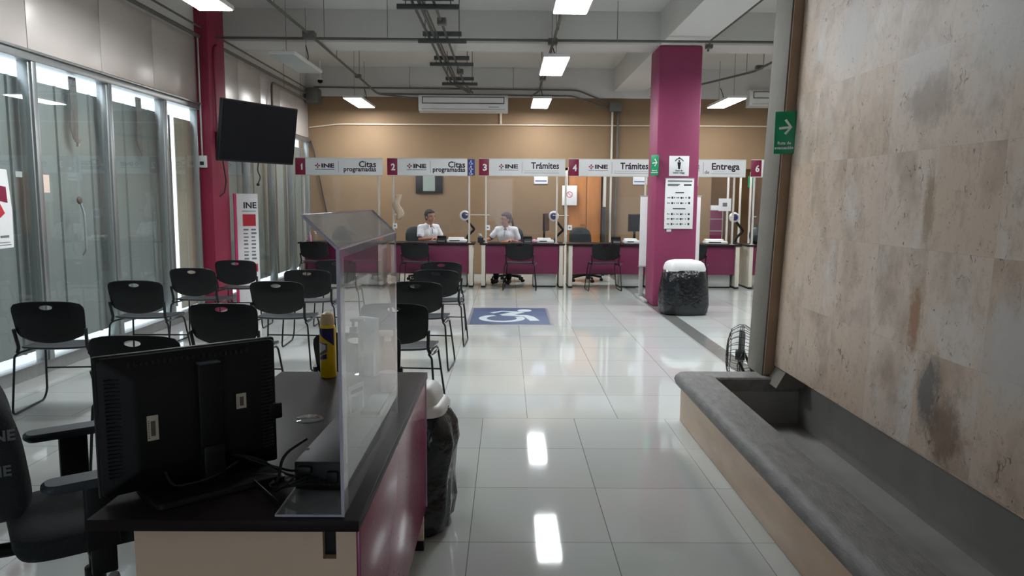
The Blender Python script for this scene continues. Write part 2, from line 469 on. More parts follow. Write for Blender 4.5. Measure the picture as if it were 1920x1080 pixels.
def m_travertine():
    """Tan travertine slabs laid in a grid on a wall of local Y (along) and Z (up)."""
    m = bpy.data.materials.new('travertine slabs')
    nt, N, L, p = nodes_of(m)
    tc = N.new('ShaderNodeTexCoord')
    sep = N.new('ShaderNodeSeparateXYZ'); L.new(tc.outputs['Object'], sep.inputs[0])
    def add(sock, v):
        a = N.new('ShaderNodeMath'); a.operation = 'ADD'; a.inputs[1].default_value = v; L.new(sock, a.inputs[0]); return a.outputs[0]
    cb = N.new('ShaderNodeCombineXYZ')
    L.new(add(sep.outputs['Y'], TR_Y0), cb.inputs[0]); L.new(add(sep.outputs['Z'], TR_Z0), cb.inputs[1])
    br = N.new('ShaderNodeTexBrick'); br.offset = 0.0; br.squash = 1.0
    br.inputs['Scale'].default_value = 1.0
    br.inputs['Brick Width'].default_value = TR_W; br.inputs['Row Height'].default_value = TR_H
    br.inputs['Mortar Size'].default_value = 0.0012; br.inputs['Mortar Smooth'].default_value = 0.3
    br.inputs['Color1'].default_value = rgb(216, 192, 170); br.inputs['Color2'].default_value = rgb(226, 208, 194)
    br.inputs['Mortar'].default_value = rgb(206, 186, 166)
    L.new(cb.outputs[0], br.inputs['Vector'])
    # a hash per slab moves the grain so that no two slabs match
    fl = []
    for s, w in ((cb.outputs[0], None),):
        vm = N.new('ShaderNodeVectorMath'); vm.operation = 'DIVIDE'; vm.inputs[1].default_value = (TR_W, TR_H, 1); L.new(s, vm.inputs[0])
        vf = N.new('ShaderNodeVectorMath'); vf.operation = 'FLOOR'; L.new(vm.outputs[0], vf.inputs[0])
    wn = N.new('ShaderNodeTexWhiteNoise'); wn.noise_dimensions = '3D'; L.new(vf.outputs[0], wn.inputs['Vector'])
    sc = N.new('ShaderNodeVectorMath'); sc.operation = 'SCALE'; sc.inputs['Scale'].default_value = 9.0; L.new(wn.outputs['Color'], sc.inputs[0])
    vo = N.new('ShaderNodeVectorMath'); vo.operation = 'ADD'; L.new(tc.outputs['Object'], vo.inputs[0]); L.new(sc.outputs[0], vo.inputs[1])
    def noise(scale, stretch, detail=5, rough=0.6):
        mp = N.new('ShaderNodeMapping'); mp.inputs['Scale'].default_value = stretch; L.new(vo.outputs[0], mp.inputs['Vector'])
        n = N.new('ShaderNodeTexNoise'); n.inputs['Scale'].default_value = scale; n.inputs['Detail'].default_value = detail
        n.inputs['Roughness'].default_value = rough; L.new(mp.outputs[0], n.inputs['Vector']); return n.outputs['Fac']
    def ramp(sock, p0, p1):
        r = N.new('ShaderNodeMapRange'); r.inputs['From Min'].default_value = p0; r.inputs['From Max'].default_value = p1
        L.new(sock, r.inputs['Value']); return r.outputs['Result']
    def mixc(fac, a, col, k=1.0):
        x = N.new('ShaderNodeMix'); x.data_type = 'RGBA'
        if k != 1.0:
            q = N.new('ShaderNodeMath'); q.operation = 'MULTIPLY'; q.inputs[1].default_value = k; L.new(fac, q.inputs[0]); fac = q.outputs[0]
        L.new(fac, x.inputs['Factor']); L.new(a, x.inputs[6]); x.inputs[7].default_value = col; return x.outputs[2]
    c = br.outputs['Color']
    c = mixc(ramp(noise(3.2, (1, 1, 0.75)), 0.50, 0.70), c, rgb(172, 150, 128), 0.8)          # brown veils
    c = mixc(ramp(noise(2.4, (1, 1, 0.75)), 0.54, 0.72), c, rgb(232, 226, 222), 0.8)           # pale patches
    c = mixc(ramp(noise(12, (1, 1, 0.8), 8, 0.75), 0.52, 0.72), c, rgb(162, 142, 124), 0.6)
    c = mixc(ramp(noise(30, (1, 1, 0.8), 8, 0.75), 0.56, 0.70), c, rgb(150, 130, 114), 0.6)           # fine grain
    pits = ramp(noise(40, (1, 1.0, 0.8), 4, 0.6), 0.675, 0.70)
    c = mixc(pits, c, rgb(112, 96, 84), 0.8)                                                 # open pits
    q = N.new('ShaderNodeMath'); q.operation = 'SUBTRACT'; q.inputs[1].default_value = 0.5; L.new(noise(7, (1, 1, 0.55), 3, 0.6), q.inputs[0])
    qa = N.new('ShaderNodeMath'); qa.operation = 'ABSOLUTE'; L.new(q.outputs[0], qa.inputs[0])
    crack = ramp(qa.outputs[0], 0.010, 0.003)
    qm = N.new('ShaderNodeMath'); qm.operation = 'MULTIPLY'; L.new(crack, qm.inputs[0]); L.new(ramp(noise(9, (1, 1, 1), 4, 0.6), 0.56, 0.62), qm.inputs[1])
    c = mixc(qm.outputs[0], c, rgb(120, 100, 86), 0.9)                                       # broken hairline cracks
    def blotch(y0, z0, ry, rz, col, k, ragged=0.5):
        mp = N.new('ShaderNodeMapping'); mp.inputs['Location'].default_value = (0, -y0 / ry, -z0 / rz); mp.inputs['Scale'].default_value = (0, 1 / ry, 1 / rz)
        L.new(tc.outputs['Object'], mp.inputs['Vector'])
        ln = N.new('ShaderNodeVectorMath'); ln.operation = 'LENGTH'; L.new(mp.outputs[0], ln.inputs[0])
        n = noise(16, (1, 1, 0.7), 8, 0.8); q = N.new('ShaderNodeMath'); q.operation = 'MULTIPLY_ADD'; q.inputs[1].default_value = ragged * 4.4; q.inputs[2].default_value = -ragged * 2.2
        L.new(n, q.inputs[0])
        s = N.new('ShaderNodeMath'); s.operation = 'ADD'; L.new(ln.outputs['Value'], s.inputs[0]); L.new(q.outputs[0], s.inputs[1])
        return ramp(s.outputs[0], 1.15, 0.55)
    for a in TR_SPOTS:
        c = mixc(blotch(*a[:4], a[4], a[5]), c, a[4], a[5])
    L.new(c, p.inputs['Base Color'])
    p.inputs['Roughness'].default_value = 0.5
    bp = N.new('ShaderNodeBump'); bp.inputs['Strength'].default_value = 0.35; bp.inputs['Distance'].default_value = 0.004
    inv = N.new('ShaderNodeMath'); inv.operation = 'SUBTRACT'; inv.inputs[0].default_value = 1.0; L.new(pits, inv.inputs[1])
    L.new(inv.outputs[0], bp.inputs['Height']); L.new(bp.outputs['Normal'], p.inputs['Normal'])
    return m
TR_W, TR_H, TR_Y0, TR_Z0 = 0.43, 0.43, 5.435, 3.02
TR_SPOTS = [  # own-shaped mineral stains: (along, up, half length, half height, colour, strength)
    (3.215, 0.98, 0.055, 0.17, rgb(160, 112, 70), 0.85),
    (3.06, 0.68, 0.09, 0.17, rgb(104, 100, 102), 0.85),
    (2.92, 0.56, 0.13, 0.16, rgb(120, 96, 82), 0.75),
    (4.08, 2.36, 0.20, 0.20, rgb(206, 204, 200), 0.7),
    (3.34, 2.06, 0.20, 0.14, rgb(216, 210, 206), 0.75),
    (2.78, 2.15, 0.28, 0.22, rgb(208, 208, 204), 0.65),
    (3.27, 1.92, 0.20, 0.12, rgb(144, 122, 104), 0.7),
    (3.20, 1.46, 0.045, 0.18, rgb(160, 132, 100), 0.8),
    (2.58, 0.96, 0.18, 0.22, rgb(210, 206, 204), 0.8),
]
M['trav'] = m_travertine()
# ------------------------------------------------------------------ room shell (metres; x right, y away from the camera, z up)
XL, YB, ZC = -3.90, 14.90, 4.02
struct('floor', MB().box(-4.6, -4.2, -0.12, 7.0, 15.2, 0.0), M['floor'])
struct('ceiling', MB().box(-4.6, -4.2, ZC, 7.0, 15.2, ZC + 0.12), M['ceil'])

# back wall: tan paint with two door openings, white band under the ceiling
mb = MB()
for x0, x1 in ((-4.1, 1.14), (1.95, 4.04), (5.3, 7.0)):
    mb.box(x0, YB, 0, x1, YB + 0.15, 3.46)
for x0, x1 in ((1.14, 1.95), (4.04, 5.3)):
    mb.box(x0, YB, 2.12, x1, YB + 0.15, 3.46)
struct('wall_back', mb, M['wall_tan'])
struct('beam_back', MB().box(-4.1, YB - 0.06, 3.46, 7.0, YB + 0.15, ZC), M['ceil'])
# rooms seen through the two openings
for bx in ((1.0, 16.2, 0, 2.2, 16.3, 2.4), (0.95, 15.06, 0, 1.05, 16.3, 2.4), (2.1, 15.06, 0, 2.2, 16.3, 2.4), (0.95, 15.06, 2.4, 2.2, 16.3, 2.5),
           (3.9, 16.6, 0, 5.5, 16.7, 2.5), (3.85, 15.06, 0, 3.95, 16.7, 2.5), (5.4, 15.06, 0, 5.5, 16.7, 2.5), (3.85, 15.06, 2.5, 5.5, 16.7, 2.6), (0.95, 15.2, -0.1, 5.5, 16.7, 0.0)):
    struct('partition', MB().box(*bx), M['wall_tan'])

# wall right, wall rear (behind the camera, with an open entrance)
struct('wall_right', MB().box(6.8, -4.2, 0, 6.95, 15.05, ZC), M['ceil'])
mb = MB().box(-4.6, -4.15, 0, -1.4, -4.0, ZC).box(0.2, -4.15, 0, 6.95, -4.0, ZC).box(-1.4, -4.15, 2.3, 0.2, -4.0, ZC)
struct('wall_rear', mb, M['ceil'])

# ceiling beams
struct('beam_cross', MB().box(-4.1, 10.45, 3.59, 6.8, 11.02, ZC), M['ceil'])
mb = MB().box(2.06, -4.0, 3.585, 2.65, 10.45, ZC).box(2.06, 11.02, 3.585, 2.65, YB - 0.06, ZC)
struct('beam_long', mb, M['ceil'])

# magenta pillars
o = struct('pillar_centre', MB().box(2.06, 10.45, 0, 2.65, 11.05, 3.585, bevel=0.025), M['magenta'])
mb = MB().box(-3.98, 9.62, 0, -3.75, 10.18, ZC, bevel=0.012)
struct('pillar_left', mb, M['darkmag'])

# left wall: cladding panels above the windows, plaster above that
mb = MB()
ys = [-4.0, -2.9, -1.8, -0.7, 0.4, 1.5, 2.75, 3.95, 5.15, 6.27, 7.39, 8.46, 9.62]
for a, b in zip(ys, ys[1:]):
    mb.box(XL - 0.05, a + 0.004, 2.66, XL, b - 0.004, 3.45, bevel=0.003)
ys = [10.18, 11.08, 12.07, 13.09, 14.03, YB]
for a, b in zip(ys, ys[1:]):
    mb.box(XL - 0.05, a + 0.004, 2.66, XL, b - 0.004, 3.45, bevel=0.003)
struct('wall_left', mb, M['acm'])
mb = MB().box(XL - 0.15, -4.0, 3.45, XL - 0.01, YB, ZC).box(XL - 0.15, -4.0, 2.66, XL - 0.06, YB, 3.45)
struct('wall_upper', mb, M['ceil'])
# base rail and head rail
mb = MB().box(XL - 0.10, -4.0, 0, XL + 0.02, 9.62, 0.105, bevel=0.004).box(XL - 0.10, 10.18, 0, XL + 0.02, YB, 0.105, bevel=0.004)
struct('baseboard_left', mb, M['alu'])
mb = MB().box(XL - 0.10, -4.0, 2.575, XL + 0.03, 9.62, 2.64, bevel=0.004).box(XL - 0.10, 10.18, 2.575, XL + 0.03, YB, 2.64, bevel=0.004)
mb.box(XL - 0.08, -4.0, 2.64, XL + 0.05, 9.62, 2.662, bevel=0.003)
struct('trim_head', mb, M['alu'])

# windows: aluminium mullions, clear pane, grey shutter film behind it with gaps of daylight above and below
edges = [-4.0, -2.0, 0.0, 2.75, 3.94, 5.12, 6.30, 7.48, 8.68, 9.62]
edges2 = [10.18, 11.40, 12.60, 13.75, YB]
n = 0
def window(y0, y1, split=None, blind=None):
    global n
    n += 1
    fr = MB()
    fr.box(XL - 0.09, y0 - 0.032, 0.10, XL + 0.02, y0 + 0.032, 2.58, bevel=0.004)
    fr.box(XL - 0.085, y1 - 0.06, 0.10, XL + 0.005, y1 - 0.033, 2.58, bevel=0.003)
    f = fr.build('window_%d' % n, M['alu']); f['kind'] = 'structure'
    p = MB().box(XL - 0.030, y0 + 0.03, 0.105, XL - 0.024, y1 - 0.03, 2.575).build('pane', M['pane'], f)
    sh = MB()
    top = 2.455
    cuts = [y0 - 0.12] + ([split] if split else []) + [(blind[0] - 0.10) if blind else y1 - 0.115]
    for a, b in zip(cuts, cuts[1:]):
        sh.box(XL - 0.15, a + 0.004, 0.165, XL - 0.135, b - 0.004, top)
        sh.box(XL - 0.135, b - 0.028, 0.165, XL - 0.115, b - 0.006, top)
    sh.build('shutter', M['shut'], f)
    if blind:
        MB().box(XL - 0.12, blind[0], 0.12, XL - 0.11, blind[1], 2.44).build('blind', M['cream'], f)
for i, (a, b) in enumerate(zip(edges, edges[1:])):
    last = i == len(edges) - 2
    window(a, b, split=None if last else (a + b) / 2 - 0.06, blind=(9.17, 9.66) if last else None)
for i, (a, b) in enumerate(zip(edges2, edges2[1:])):
    window(a, b, split=(a + b) / 2)
# cord locks and pulls inside the second and third window

# door and its frame in the back wall
f = MB().box(1.14, 14.86, 0, 1.19, 15.06, 2.12).box(1.90, 14.86, 0, 1.95, 15.06, 2.12).box(1.14, 14.86, 2.07, 1.95, 15.06, 2.12)
d = f.build('door_1', M['legwhite']); d['kind'] = 'structure'
dl = MB().box(1.20, 14.93, 0.01, 1.57, 14.97, 2.06, bevel=0.003).build('door_leaf', M['wood'], d)
dl2 = MB().box(1.58, 14.93, 0.01, 1.86, 14.97, 2.06, bevel=0.003).build('door_leaf', M['wood'], d)
MB().cyl((1.53, 14.90, 1.0), (1.53, 14.93, 1.0), 0.012).cyl((1.53, 14.90, 1.0), (1.45, 14.90, 1.0), 0.009).build('handle', M['steel'], dl)

# grey inlay strip in the floor beside the pillar row
struct('trim_floor', MB().box(2.02, 4.98, 0.0, 2.20, YB, 0.0015), mat('dark grey porcelain inlay', rgb(118, 118, 116), 0.15, var=0.05))

# ------------------------------------------------------------------ water wall and trough on the right
LEAN = 0.036
def lean(mb, z0=0.41):
    for v in mb.bm.verts:
        v.co.x += LEAN * (v.co.z - z0)
    return mb
mb = lean(MB().box(1.765, -1.2, 0.41, 2.02, 4.822, ZC - 0.002, bevel=0.004))
struct('wall_stone', mb, M['trav'])
mb = lean(MB().box(1.695, 4.84, 0.33, 1.80, 5.14, ZC - 0.002, bevel=0.006))
struct('column_concrete', mb, M['concrete'])
struct('column_edge', lean(MB().box(1.705, 4.826, 0.345, 1.797, 4.8395, ZC - 0.004)), M['coledge'])  # thin brown sheet over the column's front face
mb = lean(MB().box(1.80, 4.84, 0.33, 2.03, 5.14, ZC - 0.002))
struct('column_core', mb, M['brownedge'])
# wedge foot below the column, over the trough
mb = MB().prism([(1.72, 0.30), (1.90, 0.30), (1.90, 0.41), (1.78, 0.41)], -4.835, -4.64, Matrix.Rotation(R(90), 4, 'X'))
struct('column_foot', mb, M['concrete'])
# trough: floor pan, back, far end
mb = MB().box(1.25, -1.2, 0.0, 1.94, 4.80, 0.03)
mb.box(1.92, -1.2, 0.0, 2.02, 4.83, 0.41)
mb.box(1.25, 4.77, 0.0, 2.02, 4.83, 0.30)
mb.box(1.25, -1.2, 0.0, 1.36, 4.80, 0.245)
struct('wall_trough', mb, M['troughgrey'])
mb = MB().box(1.18, -1.2, 0.0, 1.25, 4.93, 0.245, bevel=0.004).box(1.25, 4.83, 0.0, 2.02, 4.93, 0.245)
struct('trim_curb', mb, M['curbbeige'])
# coping with a rounded nose
prof = [(1.375, 0.245), (1.375, 0.325), (1.365, 0.335), (1.19, 0.335), (1.16, 0.328), (1.14, 0.310), (1.133, 0.288), (1.14, 0.264), (1.16, 0.247), (1.185, 0.245)]
MX = Matrix.Rotation(R(90), 4, 'X')
mb = MB()
rings = [[(x, -1.2, z) for x, z in prof], [(x, 4.60, z) for x, z in prof]]
for k in range(13):                        # the nose turns the far corner in one piece
    a = PI - PI / 2 * k / 12
    q = (abs(math.cos(a)) ** 7 + abs(math.sin(a)) ** 7) ** (-1 / 7)
    rings.append([(1.375 + (1.375 - x) * q * math.cos(a), 4.768 + (1.375 - x) * q * math.sin(a), z) for x, z in prof])
rings.append([(2.02, 4.768 + (1.375 - x), z) for x, z in prof])
mb.ring_loft(rings)
struct('trim_coping', mb, M['coping'])
# ------------------------------------------------------------------ ceiling lights: tray, diffuser, two drop rods, whip cable
def ceiling_light(x, y0, label, lit=True, w=0.31, length=1.32, z=3.20):
    t = thing('ceiling_light', label, 'ceiling light', (x, y0 + length / 2, z), 0, 'hanging flat panel lights')
    h = length / 2
    MB().box(-w / 2 - 0.008, -h - 0.008, 0.002, w / 2 + 0.008, h + 0.008, 0.045, bevel=0.006).build('tray', M['white'], t)
    MB().box(-w / 2 + 0.006, -h + 0.006, -0.004, w / 2 - 0.006, h - 0.006, 0.0035, bevel=0.002).build('diffuser', M['tubeglow'] if lit else M['deadpanel'], t)
    for s in (-1, 1):
        MB().cyl((0, s * h * 0.7, 0.04), (0, s * h * 0.7, ZC - z), 0.0035, seg=6).build('drop_rod', M['steel'], t)
    MB().tube(fillet([(0.03, h * 0.5, 0.04), (0.06, h * 0.55, 0.16), (0.01, h * 0.62, 0.32)], 0.08), 0.007, seg=6).build('whip_cable', M['cable'], t)
    return t
ceiling_light(0.57, 5.86, 'lit flat ceiling light at the top edge, right of the hanging strut tray')
ceiling_light(0.59, 9.30, 'lit flat ceiling light in front of the cross beam, middle of three in its row')
ceiling_light(0.59, 13.05, 'lit flat ceiling light right of the wall air conditioner')
ceiling_light(-2.70, 5.85, 'lit flat ceiling light beside the left magenta pillar, at the top edge')
ceiling_light(-2.73, 9.28, 'unlit pale ceiling light hanging near the left cladding', lit=False)
ceiling_light(-2.68, 13.15, 'lit flat ceiling light left of the wall air conditioner')
ceiling_light(3.85, 12.80, 'lit flat ceiling light right of the central magenta pillar')
ceiling_light(3.85, 9.30, 'flat ceiling light hidden above the floor behind the stone wall')
ceiling_light(3.85, 5.86, 'flat ceiling light over the aisle behind the stone wall')

def added_room_lamp(x, y, label):
    t = thing('added_ceiling_lamp', label, 'ceiling light', (x, y, 2.38), 0, 'unseen added lamps in the back rooms')
    MB().lathe([(0.0, 0.05), (0.16, 0.05), (0.17, 0.03), (0.16, 0.0), (0.0, 0.0)]).build('body', M['white'], t)
    MB().lathe([(0.0, 0.0), (0.14, -0.001), (0.11, -0.03), (0.0, -0.04)]).build('diffuser', emit('warm lit dome', (1.0, 0.86, 0.66, 1), 22.0), t)
    MB().cyl((0, 0, 0.05), (0, 0, 0.12), 0.02).build('stem', M['white'], t)
added_room_lamp(4.70, 15.9, 'unseen round lamp added to light the room behind counter five')  # out of view, added to brighten the back room

# ------------------------------------------------------------------ conduits
def conduit(name, label, pts, r=0.017, hang=(), m='galv', boxes=(), group='steel conduits under the ceiling', rad=0.12):
    t = thing(name, label, 'conduit', (0, 0, 0), 0, group)
    MB().tube(fillet(pts, rad), r, seg=10).build('pipe', M[m], t)
    for p in hang:
        MB().cyl(p, (p[0], p[1], ZC), 0.0045, seg=6).build('hanger_rod', M['steel'], t)
    for p, s in boxes:
        MB().box(p[0] - s, p[1] - s, p[2] - s * 0.6, p[0] + s, p[1] + s, p[2] + s * 0.6, bevel=0.008).build('junction_box', M['steel'], t)
    return t
conduit('conduit', 'long steel conduit crossing the ceiling in front of the cross beam', [(XL + 0.1, 9.9, 3.52), (6.7, 9.9, 3.52)], hang=[(-1.55, 9.9, 3.52), (-2.36, 9.9, 3.52), (1.4, 9.9, 3.52)])
conduit('conduit', 'conduit running above the left row of ceiling lights', [(-2.54, 3.6, 3.562), (-2.54, 9.86, 3.562), (-2.54, 12.8, 3.54), (-2.42, 14.2, 3.42), (-1.6, 14.80, 3.40)],
        hang=[(-2.54, 6.9, 3.56), (-2.54, 8.4, 3.56), (-2.54, 11.4, 3.56), (-2.50, 12.9, 3.53)], boxes=[((-2.54, 9.86, 3.55), 0.075), ((-2.52, 12.9, 3.53), 0.05)])
conduit('conduit', 'conduit running above the middle row of ceiling lights', [(0.57, 5.4, 3.475), (0.57, 14.1, 3.475), (0.45, 14.76, 3.475)],
        hang=[(0.50, 8.5, 3.5), (0.60, 9.2, 3.5), (0.5, 11.5, 3.5)], boxes=[((0.57, 9.88, 3.5), 0.06), ((0.57, 12.6, 3.47), 0.05)])
conduit('conduit', 'conduit running above the right row of ceiling lights', [(3.80, 5.4, 3.475), (3.80, 11.8, 3.475), (2.75, 14.70, 3.475)],
        hang=[(3.8, 10.4, 3.5), (3.8, 11.4, 3.5), (3.8, 12.2, 3.5)], boxes=[((3.8, 11.6, 3.5), 0.05)])
conduit('conduit', 'conduit along the right underside edge of the long concrete beam', [(2.68, 3.0, 3.60), (2.68, 10.2, 3.60), (2.70, 10.38, 3.50)], r=0.015, boxes=[((2.69, 10.3, 3.54), 0.045)])
conduit('conduit', 'lower steel conduit along the top edge of the left cladding', [(-3.85, 4.5, 3.475), (-3.85, 14.6, 3.475)], r=0.024)
conduit('conduit', 'upper thin conduit above the left cladding', [(-3.82, 4.5, 3.60), (-3.82, 14.6, 3.56)], r=0.013)
conduit('conduit', 'bent conduit dropping in front of the left cladding beyond the television', [(-3.84, 12.45, 2.7), (-3.84, 12.45, 3.36), (-3.82, 14.5, 3.34)], r=0.018, hang=[(-3.83, 13.1, 3.35), (-3.82, 14.1, 3.35)])
conduit('conduit', 'upper conduit along the back wall above the air conditioner', [(-3.75, 14.80, 3.62), (1.35, 14.80, 3.60), (1.95, 14.80, 3.36)], r=0.016, hang=[(-1.9, 14.8, 3.61), (-0.95, 14.8, 3.61), (0.1, 14.8, 3.6)])
conduit('conduit', 'lower conduit along the back wall just under the white band', [(-2.5, 14.80, 3.50), (1.25, 14.80, 3.49), (1.95, 14.80, 3.26)], r=0.016)
conduit('conduit', 'pair member of upright conduits on the back wall, nearer the orange door', [(2.04, 14.86, 0.0), (2.04, 14.86, 3.22)], r=0.020, group='upright back wall conduits', m='postwhite')
conduit('conduit', 'pair member of upright conduits on the back wall, nearer the central pillar', [(2.15, 14.86, 0.0), (2.15, 14.86, 3.22)], r=0.020, group='upright back wall conduits')
t = conduit('conduit', 'white cable duct running level across the tan back wall', [(-3.88, 14.88, 2.86), (-3.3, 14.88, 2.93), (6.6, 14.88, 2.95)], r=0.013, m='whitecable', group='wall ducts')
t['category'] = 'cable duct'
tag(MB().box(1.97, 14.74, 3.20, 2.20, 14.89, 3.38, bevel=0.01).build('hanging_junction_box', M['steel']), 'steel junction box where the back wall conduits meet', 'junction box')
tag(MB().box(-3.86, 14.55, 3.30, -3.62, 14.86, 3.58, bevel=0.02).build('ceiling_junction_box', M['galv']), 'grey junction box in the far left corner under the ceiling', 'junction box')

# security camera under the ceiling, far left
t = thing('security_camera', 'small black security camera in the far left corner', 'camera', (-3.48, 14.2, 3.66))
MB().cyl((0, 0, 0), (0, 0, ZC - 3.66), 0.02).build('stalk', M['white'], t)
MB().lathe([(0.055, 0.03), (0.06, 0.0)], seg=16).build('housing', M['white'], t)
MB().ball((0, 0, -0.01), 0.05).build('dome', M['screen'], t)

# strut tray: cross struts hung on rods with pipes running through
t = thing('strut_tray', 'hanging steel strut tray carrying pipes down the middle of the ceiling', 'pipe rack', (-0.82, 0, 3.45))
for y, w in ((7.9, 0.64), (9.56, 0.60), (11.15, 0.63), (13.0, 0.60)):
    MB().box(-w / 2, y - 0.02, -0.045, w / 2, y + 0.02, 0.005, bevel=0.004).build('strut', M['strut'], t)
    MB().box(-w / 2 + 0.06, y - 0.02, 0.04, w / 2 - 0.06, y + 0.02, 0.095, bevel=0.004).build('strut', M['strut'], t)
    for s in (-1, 1):
        MB().cyl((s * (w / 2 - 0.09), y, -0.03), (s * (w / 2 - 0.09), y, ZC - 3.45), 0.006, seg=6).build('drop_rod', M['steel'], t)
for k, (dx, r) in enumerate(((-0.16, 0.016), (-0.09, 0.019), (-0.05, 0.012), (0.06, 0.016))):
    MB().tube(fillet([(dx, 4.5, 0.022), (dx, 13.2, 0.022), (dx * 0.4 + 0.1, 14.2, 0.04), (dx * 0.4 + 0.12, 14.6, 0.06)], 0.2), r, seg=8).build('pipe', M['strut'], t)
for y in (8.7, 12.0):
    MB().box(0.02, y - 0.05, -0.02, 0.12, y + 0.05, 0.055, bevel=0.006).build('splice_box', M['steel'], t)
t = thing('ceiling_duct', 'grey metal box hanging above the nearest strut at the top edge', 'duct', (-0.80, 7.75, 3.55))
MB().box(-0.26, -1.2, 0.0, 0.26, 0.1, 0.16, bevel=0.01).build('body', M['strut'], t)
MB().cyl((0.33, 0.0, 0.05), (0.33, 0.0, 0.47), 0.006, seg=6).build('drop_rod', M['steel'], t)
MB().cyl((-0.33, 0.0, 0.05), (-0.33, 0.0, 0.47), 0.006, seg=6).build('drop_rod', M['steel'], t)
MB().box(-0.34, -0.02, -0.01, 0.34, 0.02, 0.0).build('bracket', M['steel'], t)

# ------------------------------------------------------------------ wall air conditioners
def air_con(x, z, w, label):
    t = thing('air_conditioner', label, 'air conditioner', (x, YB, z), 0, 'white wall air conditioners')
    h = 0.32
    prof = [(0, 0.0), (-0.20, 0.03), (-0.23, 0.09), (-0.235, h - 0.03), (-0.21, h), (0, h)]
    mb = MB().prism([(a, b) for a, b in prof], -w / 2, w / 2, Matrix(((0, 0, 1, 0), (1, 0, 0, 0), (0, 1, 0, 0), (0, 0, 0, 1))))
    mb.build('housing', M['white'], t)
    f = MB()
    x0, x1, z0, z1, y = -w / 2 + 0.07, w / 2 - 0.07, 0.155, 0.285, -0.237
    f.box(x0, y - 0.004, z0, x1, y, z0 + 0.014).box(x0, y - 0.004, z1 - 0.014, x1, y, z1).box(x0, y - 0.004, z0, x0 + 0.014, y, z1).box(x1 - 0.014, y - 0.004, z0, x1, y, z1)
    f.build('grille_frame', M['inkblack'], t)
    MB().box(-w / 2 + 0.06, -0.225, 0.045, w / 2 - 0.06, -0.205, 0.062).build('louvre', M['pedestal'], t)
    MB().box(w * 0.28, -0.239, 0.09, w * 0.40, -0.234, 0.10).build('badge', M['inkgrey'], t)
    return t
t = air_con(-0.86, 3.155, 1.72, 'long white air conditioner in the middle of the back wall')
MB().tube(fillet([(0.72, -0.03, 0.02), (0.72, -0.03, -0.20)], 0.02), 0.022, seg=8).build('drain_duct', M['whitecable'], t)
air_con(5.35, 3.30, 1.40, 'white air conditioner partly hidden by the concrete column')
# ------------------------------------------------------------------ waiting chairs (face +Y; origin on the floor under the seat)
def make_chair():
    t = thing('stacking_chair', '', 'chair', (0, 0, 0), 0)
    N = 56
    # backrest: wide shoulders, sagging lower edge, oval grip hole
    W = 0.235
    poly = [(-W, 0.775), (-0.10, 0.79), (0.10, 0.79), (W, 0.775), (W - 0.012, 0.60), (W - 0.022, 0.555), (0.13, 0.515), (0.0, 0.497), (-0.13, 0.515), (-(W - 0.022), 0.555), (-(W - 0.012), 0.60)]
    poly = round_poly(poly, [0.06, 0.05, 0.05, 0.06, 0.05, 0.02, 0.08, 0.08, 0.08, 0.02, 0.05])
    c = (0.0, 0.748)
    hole = [(c[0] + 0.042 * math.cos(2 * PI * i / N), c[1] + 0.016 * math.sin(2 * PI * i / N)) for i in range(N)]
    outer = ray_outline(poly, c, N)
    def bend(x, z):
        return -0.215 - (z - 0.5) * 0.22 - 0.030 * (1 - (x / W) ** 2) * (1.0 if z < 0.7 else max(0.2, 1 - (z - 0.7) * 6)) + 0.02
    outline_shell(outer, hole, 0.014, bend, rings=9).build('backrest', M['black'], t, angle=60)
    # seat: rounded square plate with a waterfall front
    sp = round_poly([(-0.225, -0.19), (0.225, -0.19), (0.235, 0.215), (-0.235, 0.215)], [0.05, 0.05, 0.07, 0.07])
    outer = ray_outline(sp, (0, 0), N)
    mb = MB(); bm = mb.bm
    def sz(x, y, k):
        z = 0.448 + 0.012 * (abs(x) / 0.23) ** 2 - 0.035 * max(0, (y - 0.13) / 0.085) ** 2 + 0.010 * max(0, (-y - 0.1) / 0.09)
        return z
    lay = []
    for top in (1, 0):
        rows = []
        for k in range(7):
            f = (k + 0.02) / 6.02
            edge = 0.5 if k == 6 else 1.0
            rows.append([bm.verts.new((x * f, y * f, sz(x * f, y * f, k) + (0.008 * edge if top else -0.012 * edge))) for x, y in outer])
        lay.append(rows)
    for rows in lay:
        bm.faces.new(rows[0])
        for a, b in zip(rows, rows[1:]):
            for i in range(N):
                j = (i + 1) % N
                bm.faces.new((a[i], a[j], b[j], b[i]))
    for i in range(N):
        j = (i + 1) % N
        bm.faces.new((lay[0][6][i], lay[0][6][j], lay[1][6][j], lay[1][6][i]))
    mb.build('seat', M['seat'], t, angle=50)
    # sled frames: upright, seat corner, rear leg, floor runner, front leg, seat rail
    for s in (-1, 1):
        mb = MB()
        mb.tube(fillet([(s * 0.228, -0.235, 0.60), (s * 0.218, -0.205, 0.47), (s * 0.232, -0.20, 0.435)], 0.03), 0.012, seg=8)
        pts = [(s * 0.215, 0.02, 0.428), (s * 0.222, -0.205, 0.432), (s * 0.245, -0.215, 0.41), (s * 0.272, -0.235, 0.009), (s * 0.272, 0.185, 0.009), (s * 0.262, 0.215, 0.07), (s * 0.225, 0.155, 0.425), (s * 0.215, 0.02, 0.428)]
        mb.tube(fillet(pts, 0.05), 0.0078, seg=8)
        mb.build('sled_frame', M['blackmetal'], t)
    MB().cyl((-0.243, 0.186, 0.245), (0.243, 0.186, 0.245), 0.006, seg=8).build('stretcher', M['blackmetal'], t)
    mb = MB().tube(fillet([(0.243, -0.21, 0.43), (0.275, -0.21, 0.45), (0.275, -0.12, 0.46), (0.243, -0.12, 0.43)], 0.02), 0.005, seg=6)
    mb.build('ganging_hook', M['steel'], t)
    return t

